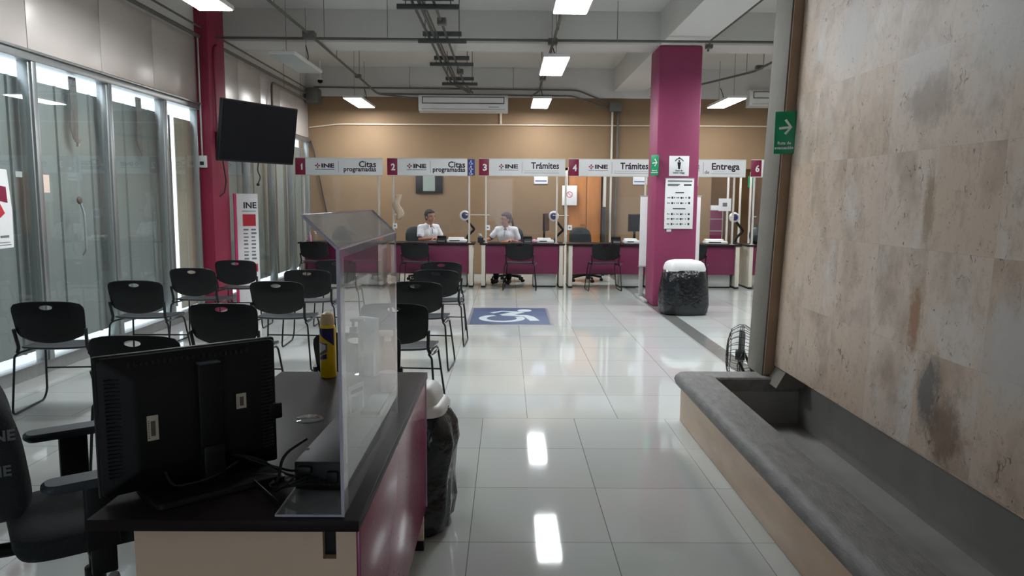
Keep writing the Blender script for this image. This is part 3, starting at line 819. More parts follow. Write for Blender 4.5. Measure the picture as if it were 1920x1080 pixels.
chair0 = make_chair()
G = 'black waiting chairs in rows'
spots = [  # x, y of the backrest top, turn in degrees, label
    (-3.12, 3.75, 2, 'black waiting chair at the left edge, only its front leg in view'),
    (-1.885, 3.72, 1, 'black waiting chair right behind the computer monitor, its top edge showing'),
    (-0.785, 3.84, -2, 'black waiting chair partly hidden behind the yellow spray can'),
    (-3.06, 4.93, 6, 'black waiting chair by the windows, fourth from the counters, leftmost seen whole'),
    (-1.885, 4.90, -1, 'black waiting chair above the middle of the monitor, its feet hidden'),
    (-0.755, 4.95, -4, 'black waiting chair beside the clear shield, nearest to the white bin lid'),
    (-3.125, 6.24, 1, 'black waiting chair by the windows, third from the counters'),
    (-1.945, 6.26, -2, 'black waiting chair in the middle column, third from the counters'),
    (-0.775, 6.29, -4, 'black waiting chair in the aisle column, third from the counters'),
    (-3.125, 7.39, -1, 'black waiting chair under the cream blind, left of the magenta pillar foot'),
    (-1.96, 7.30, 2, 'black waiting chair in the middle column, second from the counters'),
    (-0.705, 7.38, -3, 'black waiting chair in the aisle column, second from the counters'),
    (-3.05, 8.37, 2, 'black waiting chair in front of the white totem sign'),
    (-1.96, 8.52, 2, 'black waiting chair of the middle column nearest the first counter'),
    (-0.735, 8.34, 2, 'black waiting chair of the aisle column nearest the counters'),
]
GC = 'black visitor chairs at the counters'
cspots = [
    (-3.13, 12.10, 0, 'black visitor chair at counter one, in front of its left half'),
    (-1.50, 12.10, -3, 'black visitor chair at counter two, below the woman on the left'),
    (0.20, 12.09, -4, 'black visitor chair at counter three, below the woman on the right'),
    (1.61, 12.09, 3, 'black visitor chair at counter four, left of the whiteboard'),
    (3.03, 12.12, 0, 'black visitor chair at counter five, half hidden by the pillar'),
]
for k, (x, y, rz, lab) in enumerate(spots + cspots):
    g = G if k < len(spots) else GC
    a = R(rz)
    # the listed point is the top of the backrest, 0.265 behind the origin
    loc = (x + 0.265 * -math.sin(a) , y + 0.265 * math.cos(a), 0)
    if k == 0:
        chair0.location = loc; chair0.rotation_euler = (0, 0, a); chair0['label'] = lab; chair0['group'] = g
    else:
        dup(chair0, loc, a, lab, g)

# ------------------------------------------------------------------ office chairs
def office_chair(label, loc, rz, arms=True, printed=False, back_h=1.0, seat_h=0.47, group=None, back_y=-0.27, back_w=0.23):
    t = thing('office_chair', label, 'office chair', loc, rz, group)
    sp = round_poly([(-0.24, -0.23), (0.24, -0.23), (0.25, 0.24), (-0.25, 0.24)], [0.09, 0.09, 0.12, 0.12])
    mb = MB(); rings = []
    for f, z in ((0.02, -0.075), (0.80, -0.072), (0.95, -0.055), (1.0, -0.03), (0.985, -0.008), (0.93, 0.008), (0.7, 0.014), (0.35, 0.008), (0.02, 0.006)):
        rings.append([(x * f, y * f, seat_h + z) for x, y in sp])
    mb.ring_loft(rings).build('seat', M['fabric'], t, angle=60)
    # backrest, gently hollow
    bp = round_poly([(-back_w, 0.53), (back_w, 0.53), (back_w - 0.01, back_h), (0.01 - back_w, back_h)], [0.14, 0.14, 0.19, 0.19], n=16)
    cx, cz = 0, (0.56 + back_h) / 2
    th_ = 1.55 if printed else 1.0
    def by(x, z): return back_y - 0.10 * (z - 0.56) + 0.05 * (x / 0.23) ** 2
    rings = []
    for f, dy in ((0.02, -0.042), (0.6, -0.042), (0.9, -0.036), (1.0, -0.012), (1.0, 0.012), (0.9, 0.034), (0.6, 0.040), (0.02, 0.040)):
        rings.append([((x - cx) * f, by((x - cx) * f, cz + (z - cz) * f) + dy * th_, cz + (z - cz) * f) for x, z in bp])
    b = MB().ring_loft(rings).build('backrest', M['fabric'], t, angle=60)
    MB().tube(fillet([(0, -0.02, seat_h - 0.085), (0, back_y - 0.05, seat_h - 0.085), (0, back_y - 0.075, 0.62), (0, back_y - 0.075, 0.75)], 0.08), 0.022, seg=10).build('back_stem', M['matt'], t)
    MB().cyl((0, 0, 0.09), (0, 0, 0.26), 0.032).cyl((0, 0, 0.26), (0, 0, seat_h - 0.09), 0.018).box(-0.10, -0.12, seat_h - 0.10, 0.10, 0.12, seat_h - 0.07, bevel=0.01).build('gas_lift', M['matt'], t)
    mb = MB()
    for k in range(5):
        a = 2 * PI * k / 5 + 0.3
        mb.tube([(0.02 * math.cos(a), 0.02 * math.sin(a), 0.11), (0.16 * math.cos(a), 0.16 * math.sin(a), 0.10), (0.30 * math.cos(a), 0.30 * math.sin(a), 0.075)], 0.020, seg=8)
    mb.build('star_base', M['matt'], t)
    for k in range(5):
        a = 2 * PI * k / 5 + 0.3
        p = Vector((0.30 * math.cos(a), 0.30 * math.sin(a), 0.028)); d = Vector((-math.sin(a), math.cos(a), 0))
        MB().cyl(p - d * 0.026, p - d * 0.006, 0.028).cyl(p + d * 0.006, p + d * 0.026, 0.028).cyl(p - d * 0.02, p + d * 0.02, 0.008, seg=8).cyl(p, p + Vector((0, 0, 0.05)), 0.008, seg=8).build('caster', M['matt'], t)
    if arms:
        for s in (-1, 1):
            x = s * 0.285
            ap = round_poly([(x - 0.042, -0.16), (x + 0.042, -0.16), (x + 0.042, 0.14), (x - 0.042, 0.14)], [0.035] * 4)
            rr = [[(x + (u - x) * f, v * f, 0.655 + z) for u, v in ap] for f, z in ((0.02, -0.014), (0.93, -0.014), (1.0, -0.004), (0.99, 0.006), (0.93, 0.013), (0.02, 0.015))]
            a_ = MB().ring_loft(rr).build('armrest', M['padgrey'], t, angle=28)
            mb = MB().box(x - 0.016, -0.055, 0.44, x + 0.016, 0.035, 0.642, bevel=0.008)
            mb.box(x - 0.012, -0.045, 0.36, x + 0.012, 0.025, 0.46, bevel=0.006)
            mb.box(min(x, s * 0.08), -0.035, 0.362, max(x, s * 0.08), 0.015, 0.376, bevel=0.004)
            mb.build('arm_post', M['matt'], t)
    if printed:
        def stamp(Mx):
            MB().text('INE', 0.042, Mx, bold=0.0012, depth=0.0012).build('printed_logo', M['inkgrey'], b)
        for u, z in ((-0.17, 0.84), (0.06, 0.84), (-0.06, 0.74), (0.10, 0.66), (-0.15, 0.66)):
            stamp(Matrix.Translation((u, by(u + 0.03, z) - 0.0405 * th_, z)) @ Matrix.Rotation(R(90), 4, 'X'))
        for z, dy in ((0.80, -0.02), (0.70, -0.045), (0.615, -0.03)):
            stamp(Matrix.Translation((back_w - (0.003 if z < 0.75 else 0.006) - (0.030 if z < 0.65 else 0), by(0.2, z) + dy, z)) @ Matrix.Rotation(R(90), 4, 'Z') @ Matrix.Rotation(R(90), 4, 'X'))
    return t
office_chair('black office chair with armrests and printed backrest cover at the near desk', (-1.365, 2.37, 0), R(-53), printed=True, back_y=-0.265, back_w=0.25, back_h=0.93)
for x, y, rz, lab in ((-1.53, 13.62, 35, 'black office chair holding the woman on the left'), (0.03, 13.62, -12, 'black office chair holding the woman on the right'), (1.45, 13.75, 200, 'empty black office chair behind counter four'), (-3.2, 13.7, 150, 'empty black office chair behind counter one')):
    office_chair(lab, (x, y, 0), R(rz + 180) if abs(rz) < 100 else R(rz), arms=False, back_h=0.98, seat_h=0.435, group='office chairs behind the counters')
# ------------------------------------------------------------------ service counters with their overhead signs
YF = 12.60
def counter(x0, n, label, w=1.385):
    t = thing('counter_desk', label, 'counter', (x0, YF, 0), 0, 'numbered service counters')
    MB().box(-0.03, 0, 0.725, w + 0.03, 0.60, 0.75, bevel=0.003).build('worktop', M['desktop'], t)
    MB().box(0.075, 0.06, 0.235, w - 0.075, 0.08, 0.724, bevel=0.002).build('front_panel', M['panelmag'], t)
    for xx in (0.0, w - 0.065):
        l = MB().box(xx, 0.02, 0.03, xx + 0.065, 0.56, 0.724, bevel=0.004).build('leg', M['legwhite'], t)
        MB().box(xx - 0.004, 0.02, 0.0, xx + 0.069, 0.56, 0.03, bevel=0.003).build('foot', M['matt'], l)
    p = MB().box(w - 0.50, 0.15, 0.02, w - 0.11, 0.55, 0.60, bevel=0.005).build('pedestal', M['pedestal'], t)
    MB().box(w - 0.49, 0.55, 0.22, w - 0.12, 0.565, 0.40, bevel=0.003).box(w - 0.49, 0.55, 0.41, w - 0.12, 0.565, 0.59, bevel=0.003).build('drawer_front', M['pedestal'], p)
    MB().box(w - 0.50, 0.14, 0.0, w - 0.11, 0.56, 0.02).build('plinth', M['matt'], p)
    return t

def emblem(mb, x, z, y, s):
    """The institute's mark: four kite petals round a small hub."""
    for k in range(4):
        a = PI / 2 * k
        pts = []
        for r, da in ((0.12, 0), (0.62, -0.55), (1.0, 0), (0.62, 0.55)):
            pts.append((x + s * r * math.cos(a + da), z + s * r * math.sin(a + da)))
        mb.prism(pts, 0, 0.0015, face_y(0, y, 0))

WORDS = {1: 'Citas|programadas', 2: 'Citas|programadas', 3: 'Trámites|', 4: 'Trámites|', 5: 'Entrega|de', 6: 'Entrega|de'}
def service_sign(x0, x1, n, label, posts):
    z0 = 1.875 + n * 0.004
    t = thing('counter_sign', label, 'sign', (x0, YF + 0.10, 0.75), 0, 'overhead counter signs on white posts')
    w = x1 - x0; z0 -= 0.75; z1 = z0 + 0.275
    MB().box(0.0, -0.012, z0, 0.165, 0.03, z1, bevel=0.003).build('number_plate', M['signred'], t)
    MB().box(0.17, -0.010, z0, w, 0.03, z1, bevel=0.003).build('sign_panel', M['signwhite'], t)
    MB().box(0.0, -0.014, z1, w, 0.034, z1 + 0.010, bevel=0.002).box(0.0, -0.014, z0 - 0.010, w, 0.034, z0, bevel=0.002).build('sign_frame', M['postwhite'], t)
    nb = MB()
    if n == 1:
        nb.prism([(0.082, 0.152), (0.098, 0.157), (0.107, 0.187), (0.123, 0.187), (0.123, 0.082), (0.100, 0.082), (0.100, 0.150)], 0, 0.0015, Matrix.Translation((0, -0.0122, z0)) @ face_y(0, 0, 0))
    else:
        text_fit(nb, str(n), 0.100, z0 + 0.082, -0.0135, 0.07, 0.105, bold=0.03, align='CENTER')
    nb.build('number', M['signwhite'], t, smooth=False)
    mb = MB(); y = -0.0115
    dark = mb
    text_fit(dark, 'INE', 0.440, z0 + 0.122, y, 0.215, 0.062, bold=0.045)
    dark.box(0.722, y - 0.001, z0 + 0.04, 0.726, y, z0 + 0.235)
    dark.box(0.33, y - 0.001, z0 + 0.088, 0.42, y, z0 + 0.095).box(0.43, y - 0.001, z0 + 0.088, 0.66, y, z0 + 0.095)
    a, b = WORDS[n].split('|')
    xr = w - (0.105 if n != 2 else 0.03)
    if n == 2: xr -= 0.0
    if n in (1, 2):
        text_fit(dark, a, xr, z0 + 0.132, y, 0.29, 0.098, bold=0.026, align='RIGHT')
        text_fit(dark, b, xr, z0 + 0.062, y, 0.545, 0.076, bold=0.026, align='RIGHT')
    else:
        text_fit(dark, a, xr, z0 + 0.118, y, 0.47, 0.105, bold=0.026, align='RIGHT')
        if b: dark.text(b, 0.085, face_y(0.745, y, z0 + 0.045), bold=0.0, align='LEFT')
    dark.build('lettering', M['ink'], t, smooth=False)
    if n in (3, 4, 5, 6):
        MB().box(0.76 if n < 5 else 0.86, y - 0.001, z0 + 0.045, xr, y, z0 + 0.050).box(0.76 if n < 5 else 0.9, y - 0.001, z0 + 0.080, xr, y, z0 + 0.083).build('small_print', M['inkgrey'], t, smooth=False)
    mb = MB(); emblem(mb, 0.375, z0 + 0.152, y, 0.046)
    mb.build('emblem', M['signred'], t, smooth=False)
    for px in posts:
        p = MB().box(px - x0 - 0.016, 0.0, 0.0, px - x0 + 0.016, 0.026, z0 - 0.008, bevel=0.004).build('post', M['postwhite'], t)
        MB().box(px - x0 - 0.035, -0.02, 0.0, px - x0 + 0.035, 0.046, 0.008, bevel=0.002).build('post_foot', M['postwhite'], p)
    MB().box(posts[0] - x0 + 0.03, 0.010, 0.16, posts[1] - x0 - 0.03, 0.015, z0 - 0.02).build('acrylic_screen', M['acrylicthin'], t)
    if n in (3, 4):
        MB().cyl((posts[0] - x0, 0.02, 0.475), (posts[0] - x0 - (0.262 if n == 3 else 0.13), 0.02, 0.475), 0.007, seg=8).build('link_bar', M['postwhite'], t)
    for px in posts:
        s = 1 if px == posts[0] else -1
        MB().cyl((px - x0 + s * 0.012, 0.013, 0.475), (px - x0 + s * 0.06, 0.013, 0.475), 0.007, seg=8).build('clamp', M['postwhite'], t)
    return t

X0 = [-3.50, -1.965, -0.435, 1.045, 2.56, 4.11]
ordn = ['one', 'two', 'three', 'four', 'five', 'six']
SG = [(-3.56, -2.10), (-2.02, -0.68), (-0.48, 0.97), (1.03, 2.47), (2.57, 4.01), (4.105, 5.55)]
PS = [(-3.44, -2.17), (-1.925, -0.645), (-0.36, 0.835), (0.985, 2.33), (2.65, 3.83), (4.17, 5.4)]
LB = ['magenta fronted counter desk under sign 1, mostly behind the clear shield', 'magenta fronted counter desk where the woman on the left sits', 'magenta fronted counter desk where the woman on the right sits',
      'magenta fronted counter desk under sign 4, left of the pillar', 'magenta fronted counter desk right of the central pillar, under the Entrega sign', 'magenta fronted counter desk cut off by the concrete column']
SLB = ['overhead sign with number 1 and Citas programadas', 'overhead sign with number 2 and Citas programadas', 'overhead sign with number 3 and Trámites', 'overhead sign with number 4 and Trámites', 'overhead sign reading Entrega right of the pillar', 'overhead sign with number 6 cut off by the concrete column']
for k in range(6):
    counter(X0[k], k + 1, LB[k])
    service_sign(SG[k][0], SG[k][1], k + 1, SLB[k], PS[k])

# blue accessibility plate at the end of sign two
t = thing('accessibility_sign', 'narrow blue accessibility plate at the right end of sign 2', 'sign', (-0.665, YF + 0.09, 1.885))
MB().box(0, 0, 0, 0.115, 0.02, 0.27, bevel=0.003).build('plate', M['blue'], t)
mb = MB()
for zz in (0.19, 0.10, 0.02):
    mb.ball((0.05, -0.001, zz + 0.05), 0.012, sy=0.1, seg=10)
    mb.tube([(0.05, -0.001, zz + 0.04), (0.055, -0.001, zz + 0.015), (0.085, -0.001, zz)], 0.006, seg=6)
    mb.tube([(0.05 + 0.025 * math.cos(a * 0.4 + 2), -0.001, zz + 0.012 + 0.022 * math.sin(a * 0.4 + 2)) for a in range(10)], 0.004, seg=6)
mb.build('pictograms', M['signwhite'], t)

# ------------------------------------------------------------------ things on the counters
ZT = 0.75
def photo_camera(x, label, turn=0):
    """Round capture camera on a kinked black arm."""
    t = thing('photo_camera', label, 'camera', (x, YF + 0.46, ZT), R(turn), 'round white capture cameras on black arms')
    MB().lathe([(0.0, 0), (0.07, 0.0), (0.07, 0.012), (0.03, 0.025), (0, 0.025)]).build('base', M['matt'], t)
    MB().tube(fillet([(0.0, 0.0, 0.02), (0.03, 0, 0.10), (0.15, 0, 0.22), (0.0, 0, 0.40)], 0.03), 0.022, seg=10).build('arm', M['matt'], t)
    MY = Matrix.Translation((-0.02, 0.0, 0.455)) @ Matrix.Rotation(R(90), 4, 'X')
    h = MB().lathe([(0.0, -0.05), (0.06, -0.05), (0.085, -0.03), (0.09, 0.0), (0.085, 0.03), (0.065, 0.045), (0.06, 0.035), (0.0, 0.035)], M=MY).build('head', M['white'], t)
    MB().lathe([(0.0, 0.036), (0.056, 0.036), (0.05, 0.050), (0.02, 0.058), (0.0, 0.058)], M=MY).build('lens', M['navy'], h)
    return t
photo_camera(-0.72, 'round white capture camera between the two women, on counter two', 8)
photo_camera(0.83, 'round white capture camera beside the brown monitor on counter three', -6)
photo_camera(3.98, 'round white capture camera on counter five near the concrete column')

def scanner(x, label, w=0.36, lid=True):
    t = thing('document_scanner', label, 'scanner', (x, YF + 0.22, ZT), 0, 'low white scanners on the counters')
    MB().box(-w / 2, -0.10, 0, w / 2, 0.14, 0.055, bevel=0.02).build('body', M['white'], t)
    MB().box(-w / 2 + 0.02, -0.02, 0.05, w / 2 - 0.05, 0.12, 0.085, bevel=0.012).build('lid', M['signwhite'], t)
    MB().box(-w / 2 + 0.05, -0.105, 0.03, w / 2 - 0.12, -0.098, 0.045).build('slot', M['matt'], t)
    return t
scanner(-0.86, 'low white scanner on counter two, right of the seated woman', 0.34)
scanner(0.65, 'low white scanner with pink cloth beside it on counter three', 0.30)
scanner(2.14, 'low white scanner on counter four, left of the whiteboard', 0.28)
scanner(3.58, 'wide low white scanner on counter five', 0.38)
tag(MB().ball((0.46, YF + 0.12, ZT + 0.036), 0.04, 1.0, 0.9, 0.9, seg=16).build('cloth', M['liquid']), 'small pink folded cloth left of the scanner on counter three', 'cloth')

def reader(x, label):
    t = thing('fingerprint_reader', label, 'reader', (x, YF + 0.18, ZT), 0, 'small black readers on the counters')
    MB().box(-0.075, -0.06, 0, 0.075, 0.08, 0.07, bevel=0.012).box(-0.08, 0.03, 0.05, 0.08, 0.09, 0.115, bevel=0.008).build('body', M['matt'], t)
    MB().box(-0.06, -0.063, 0.012, 0.06, -0.058, 0.045).build('label_strip', M['inkgrey'], t)
    return t
reader(-1.12, 'small black reader in front of the woman on the left')
reader(0.35, 'small black reader on counter three, right of the woman on the right')
reader(1.87, 'small black reader on counter four, left of the white scanner')

def bottle(x, y, label, m='liquid', r=0.03, h=0.17, z=ZT, grp='sanitiser bottles on the counters'):
    t = thing('sanitiser_bottle', label, 'bottle', (x, y, z), 0, grp)
    MB().lathe([(0.0, 0), (r, 0.0), (r * 1.03, 0.01), (r, h * 0.62), (r * 0.5, h * 0.75), (r * 0.45, h * 0.80), (0, h * 0.80)]).build('body', M[m], t)
    MB().cyl((0, 0, h * 0.80), (0, 0, h * 0.88), r * 0.5).cyl((0, 0, h * 0.88), (0, 0, h), r * 0.2).box(-r * 0.9, -0.008, h * 0.97, r * 0.35, 0.008, h * 1.03, bevel=0.003).build('pump', M['white'], t)
    return t
bottle(-3.36, YF + 0.15, 'pink sanitiser bottle on the left end of counter one, nearer the window')
bottle(-3.26, YF + 0.15, 'clear pump bottle right of the pink bottle on counter one', 'bottle')
bottle(1.00, YF + 0.12, 'clear sanitiser bottle between counters three and four', 'bottle', h=0.19)
bottle(-0.455, YF + 0.22, 'dark round bottle at the left end of counter three beside the placard', 'seat', h=0.15, r=0.05)

def placard(x, label, z=1.10, w=0.075, h=0.085):
    t = thing('placard', label, 'placard', (x, YF + 0.09, z), 0, 'small square placards clipped to the sign posts')
    MB().box(-w / 2, -0.004, 0, w / 2, 0.0, h, bevel=0.001).build('card', M['paper'], t)
    MB().box(-w * 0.18, -0.0055, h * 0.35, w * 0.18, -0.004, h * 0.65).build('print', M['inkgrey'], t)
    return t
placard(-1.90, 'small white placard on the left post of sign 2', 0.99)
placard(-0.33, 'small white placard on the left post of sign 3', 0.97)
placard(1.06, 'small white placard on the left post of sign 4', 0.98)
placard(3.68, 'square white placard hanging under the Entrega sign', 1.32, 0.21, 0.21)

def monitor_small(x, y, rz, label, col='screen', z=ZT, h=0.25, w=0.36):
    t = thing('computer_monitor', label, 'monitor', (x, y, z), R(rz), 'monitors behind the counters')
    MB().box(-0.10, -0.08, 0, 0.10, 0.08, 0.012, bevel=0.004).build('base', M['matt'], t)
    MB().box(-0.02, 0.0, 0.01, 0.02, 0.03, 0.30, bevel=0.004).build('neck', M['matt'], t)
    MB().box(-w / 2, -0.035, 0.20, w / 2, 0.0, 0.20 + h, bevel=0.008).build('housing', M['matt'], t)
    MB().box(-w / 2 + 0.015, -0.037, 0.215, w / 2 - 0.015, -0.034, 0.185 + h).build('screen', M[col], t)
    return t
M['brownscreen'] = mat('brown monitor shell', rgb(96, 58, 40), 0.5, var=0.05)
monitor_small(0.66, 13.06, 74, 'computer monitor seen edge on at counter three, left of the round camera', 'brownscreen', h=0.30)
monitor_small(2.22, 13.02, 12, 'dark computer monitor behind counter four, left of the whiteboard', 'screen', h=0.30, w=0.26)
t = thing('plastic_bag', 'crumpled pale plastic bag hanging on the left post of sign 2', 'bag', (-1.86, YF + 0.06, 1.14))
rnd = random.Random(4)
rings = []
for k in range(9):
    z = 0.42 * k / 8; w_ = 0.035 + 0.035 * math.sin(PI * k / 8) ** 0.6 * (1.2 - 0.6 * k / 8)
    cx_ = 0.02 + 0.03 * math.sin(k * 0.9)
    rings.append([(cx_ + w_ * (1 + 0.25 * math.sin(3 * a + k)) * math.cos(a), 0.6 * w_ * math.sin(a), z) for a in [2 * PI * i / 16 for i in range(16)]])
MB().ring_loft(rings).build('sack', mat('pale crumpled plastic', rgb(206, 184, 160), 0.5, var=0.08, bump=0.5, bscale=30), t, angle=80)
MB().cyl((0.03, 0, 0.40), (-0.065, 0.05, 0.44), 0.006, seg=6).build('loop', M['postwhite'], t)
t = thing('backpack', 'dark blue grey backpack on the right end of counter five', 'bag', (4.29, YF + 0.28, ZT))
MB().ball((0, 0, 0.15), 0.15, 0.75, 0.55, 1.0, seg=20).build('sack', M['seat'], t)
MB().ball((0, -0.07, 0.10), 0.09, 0.75, 0.4, 0.8, seg=16).build('pocket', M['fabric'], t)
MB().tube([(-0.03, 0, 0.29), (0, 0, 0.34), (0.03, 0, 0.29)], 0.008, seg=6).build('handle', M['cable'], t)
tag(MB().box(-0.12, YF + 0.12, ZT, 0.0, YF + 0.24, ZT + 0.03, bevel=0.003).build('paper_tray', M['wood']), 'small wooden paper tray in front of the woman on the right', 'tray')

# ------------------------------------------------------------------ things on the back wall
t = thing('picture_frame', 'dark framed notice with a pale centre sheet on the tan wall', 'picture', (-1.545, YB, 1.77))
MB().box(-0.265, -0.03, -0.17, 0.265, -0.002, 0.17, bevel=0.004).build('frame', M['inkblack'], t)
MB().box(-0.12, -0.033, -0.125, 0.115, -0.029, 0.17).build('sheet', mat('pale sheet', rgb(150, 160, 152), 0.6), t)
def wall_plate(x, z, w, h, label, stripes=True):
    t = thing('wall_notice', label, 'notice', (x, YB, z), 0, 'small notices on the back wall')
    MB().box(-w / 2, -0.02, 0, w / 2, -0.002, h, bevel=0.002).build('board', M['signwhite'], t)
    if stripes:
        MB().box(-w * 0.35, -0.022, h * 0.6, w * 0.35, -0.02, h * 0.78).box(-w * 0.42, -0.022, h * 0.18, w * 0.42, -0.02, h * 0.26).build('print', M['blue'], t)
    return t
wall_plate(0.66, 1.80, 0.27, 0.26, 'small white and blue notice under sign 3')
wall_plate(2.62, 1.80, 0.28, 0.26, 'small white and blue notice under sign 4')
wall_plate(3.62, 1.78, 0.30, 0.26, 'small white and blue notice under the Entrega sign')
t = thing('hanging_sign', 'white board with a red ring hung over the orange door', 'notice', (1.225, YB - 0.06, 1.385))
MB().box(-0.145, -0.02, 0, 0.145, 0.0, 0.385, bevel=0.003).build('board', M['paper'], t)
MB().tube([(0.055 * math.cos(a * PI / 12), -0.021, 0.21 + 0.055 * math.sin(a * PI / 12)) for a in range(24)], 0.006, seg=6, closed=True).tube([(-0.035, -0.021, 0.245), (0.035, -0.021, 0.175)], 0.005, seg=6).build('red_ring', M['redink'], t)
t = thing('wall_cable', 'thin black cable hanging diagonally down the tan wall below sign 1', 'cable', (0, 0, 0))
MB().tube([(-3.86, 14.88, 2.60), (-3.80, 14.86, 2.45), (-3.70, 14.85, 1.90), (-3.56, 14.86, 1.15)], 0.013, seg=6).build('sheath', M['cable'], t)
tag(MB().box(4.76, YB - 0.012, 1.76, 4.90, YB - 0.001, 1.98, bevel=0.003).build('exit_sign', M['green']), 'small green plate high behind counter five', 'sign')
t = thing('photo_backdrop', 'magenta panelled cabinet in the doorway behind counter five', 'cabinet', (4.06, 15.15, 0))
MB().box(0, 0, 0, 0.31, 0.3, 1.30, bevel=0.004).build('cabinet_body', M['panelmag'], t)
MB().box(-0.0, -0.01, 1.30, 0.40, 0.3, 1.40, bevel=0.004).build('cabinet_top', M['paper'], t)
mb = MB()
for z in (0.88, 1.12): mb.box(0, -0.008, z, 0.31, 0.0, z + 0.012)
mb.box(0.29, -0.008, 0.3, 0.302, 0.0, 1.3).build('edge_strip', M['pedestal'], t)
def curtain_post(x, label):
    tag(MB().box(x, 14.62, 0, x + 0.035, 14.66, 2.05, bevel=0.004).build('booth_post', M['postwhite']), label, 'post', 'slim white posts behind counter five')
curtain_post(4.28, 'slim white post behind the Entrega placard'); curtain_post(4.52, 'slim white post right of the Entrega placard'); curtain_post(4.72, 'slim white post close to the concrete column')
tag(MB().box(1.86, 14.70, 0, 1.93, 14.78, 1.36, bevel=0.01).build('floor_stand', M['aludark']), 'slim dark stand in front of the orange door', 'stand')
# ------------------------------------------------------------------ two seated clerks (local: facing -Y, seat height 0.47)
def fused(mb, name, m, parent, voxel, smooth=6):
    """Voxel-fuses overlapping shapes into one continuous skin."""
    o = mb.build(name, m, None)
    rm = o.modifiers.new('fuse', 'REMESH'); rm.mode = 'VOXEL'; rm.voxel_size = voxel; rm.use_smooth_shade = True
    sm = o.modifiers.new('soften', 'SMOOTH'); sm.factor = 0.5; sm.iterations = smooth
    dg = bpy.context.evaluated_depsgraph_get()
    me = bpy.data.meshes.new_from_object(o.evaluated_get(dg))
    o.modifiers.clear()
    old = o.data; o.data = me; bpy.data.meshes.remove(old)
    me.shade_smooth()
    o.name = name
    o.parent = parent
    return o

def hand(mb, wrist, fwd, palm_n, side):
    """Palm, four unequal curled fingers and a thumb off the side of the palm."""
    f = Vector(fwd).normalized(); n = Vector(palm_n).normalized(); n = (n - f * n.dot(f)).normalized(); s = f.cross(n) * side
    w = Vector(wrist)
    mb.capsule(w, 0.024, w + f * 0.03, 0.026)
    for k, (off, ln) in enumerate(((0.030, 0.068), (0.010, 0.076), (-0.010, 0.070), (-0.029, 0.055))):
        b = w + f * 0.085 + s * off
        mb.capsule(w + f * 0.03 + s * off * 0.7, 0.017, b, 0.0125, seg=10)
        k1 = b + f * ln * 0.48 + n * 0.010
        k2 = k1 + f * ln * 0.30 + n * 0.018
        k3 = k2 + f * ln * 0.12 + n * 0.016
        mb.capsule(b, 0.0095, k1, 0.009, seg=10); mb.capsule(k1, 0.009, k2, 0.0082, seg=10); mb.capsule(k2, 0.0082, k3, 0.0075, seg=10)
    tb = w + f * 0.025 + s * 0.028
    t1 = tb + f * 0.030 + s * 0.028 + n * 0.012
    t2 = t1 + f * 0.030 + s * 0.006 + n * 0.010
    mb.capsule(tb, 0.015, t1, 0.0115, seg=10); mb.capsule(t1, 0.0115, t2, 0.009, seg=10)

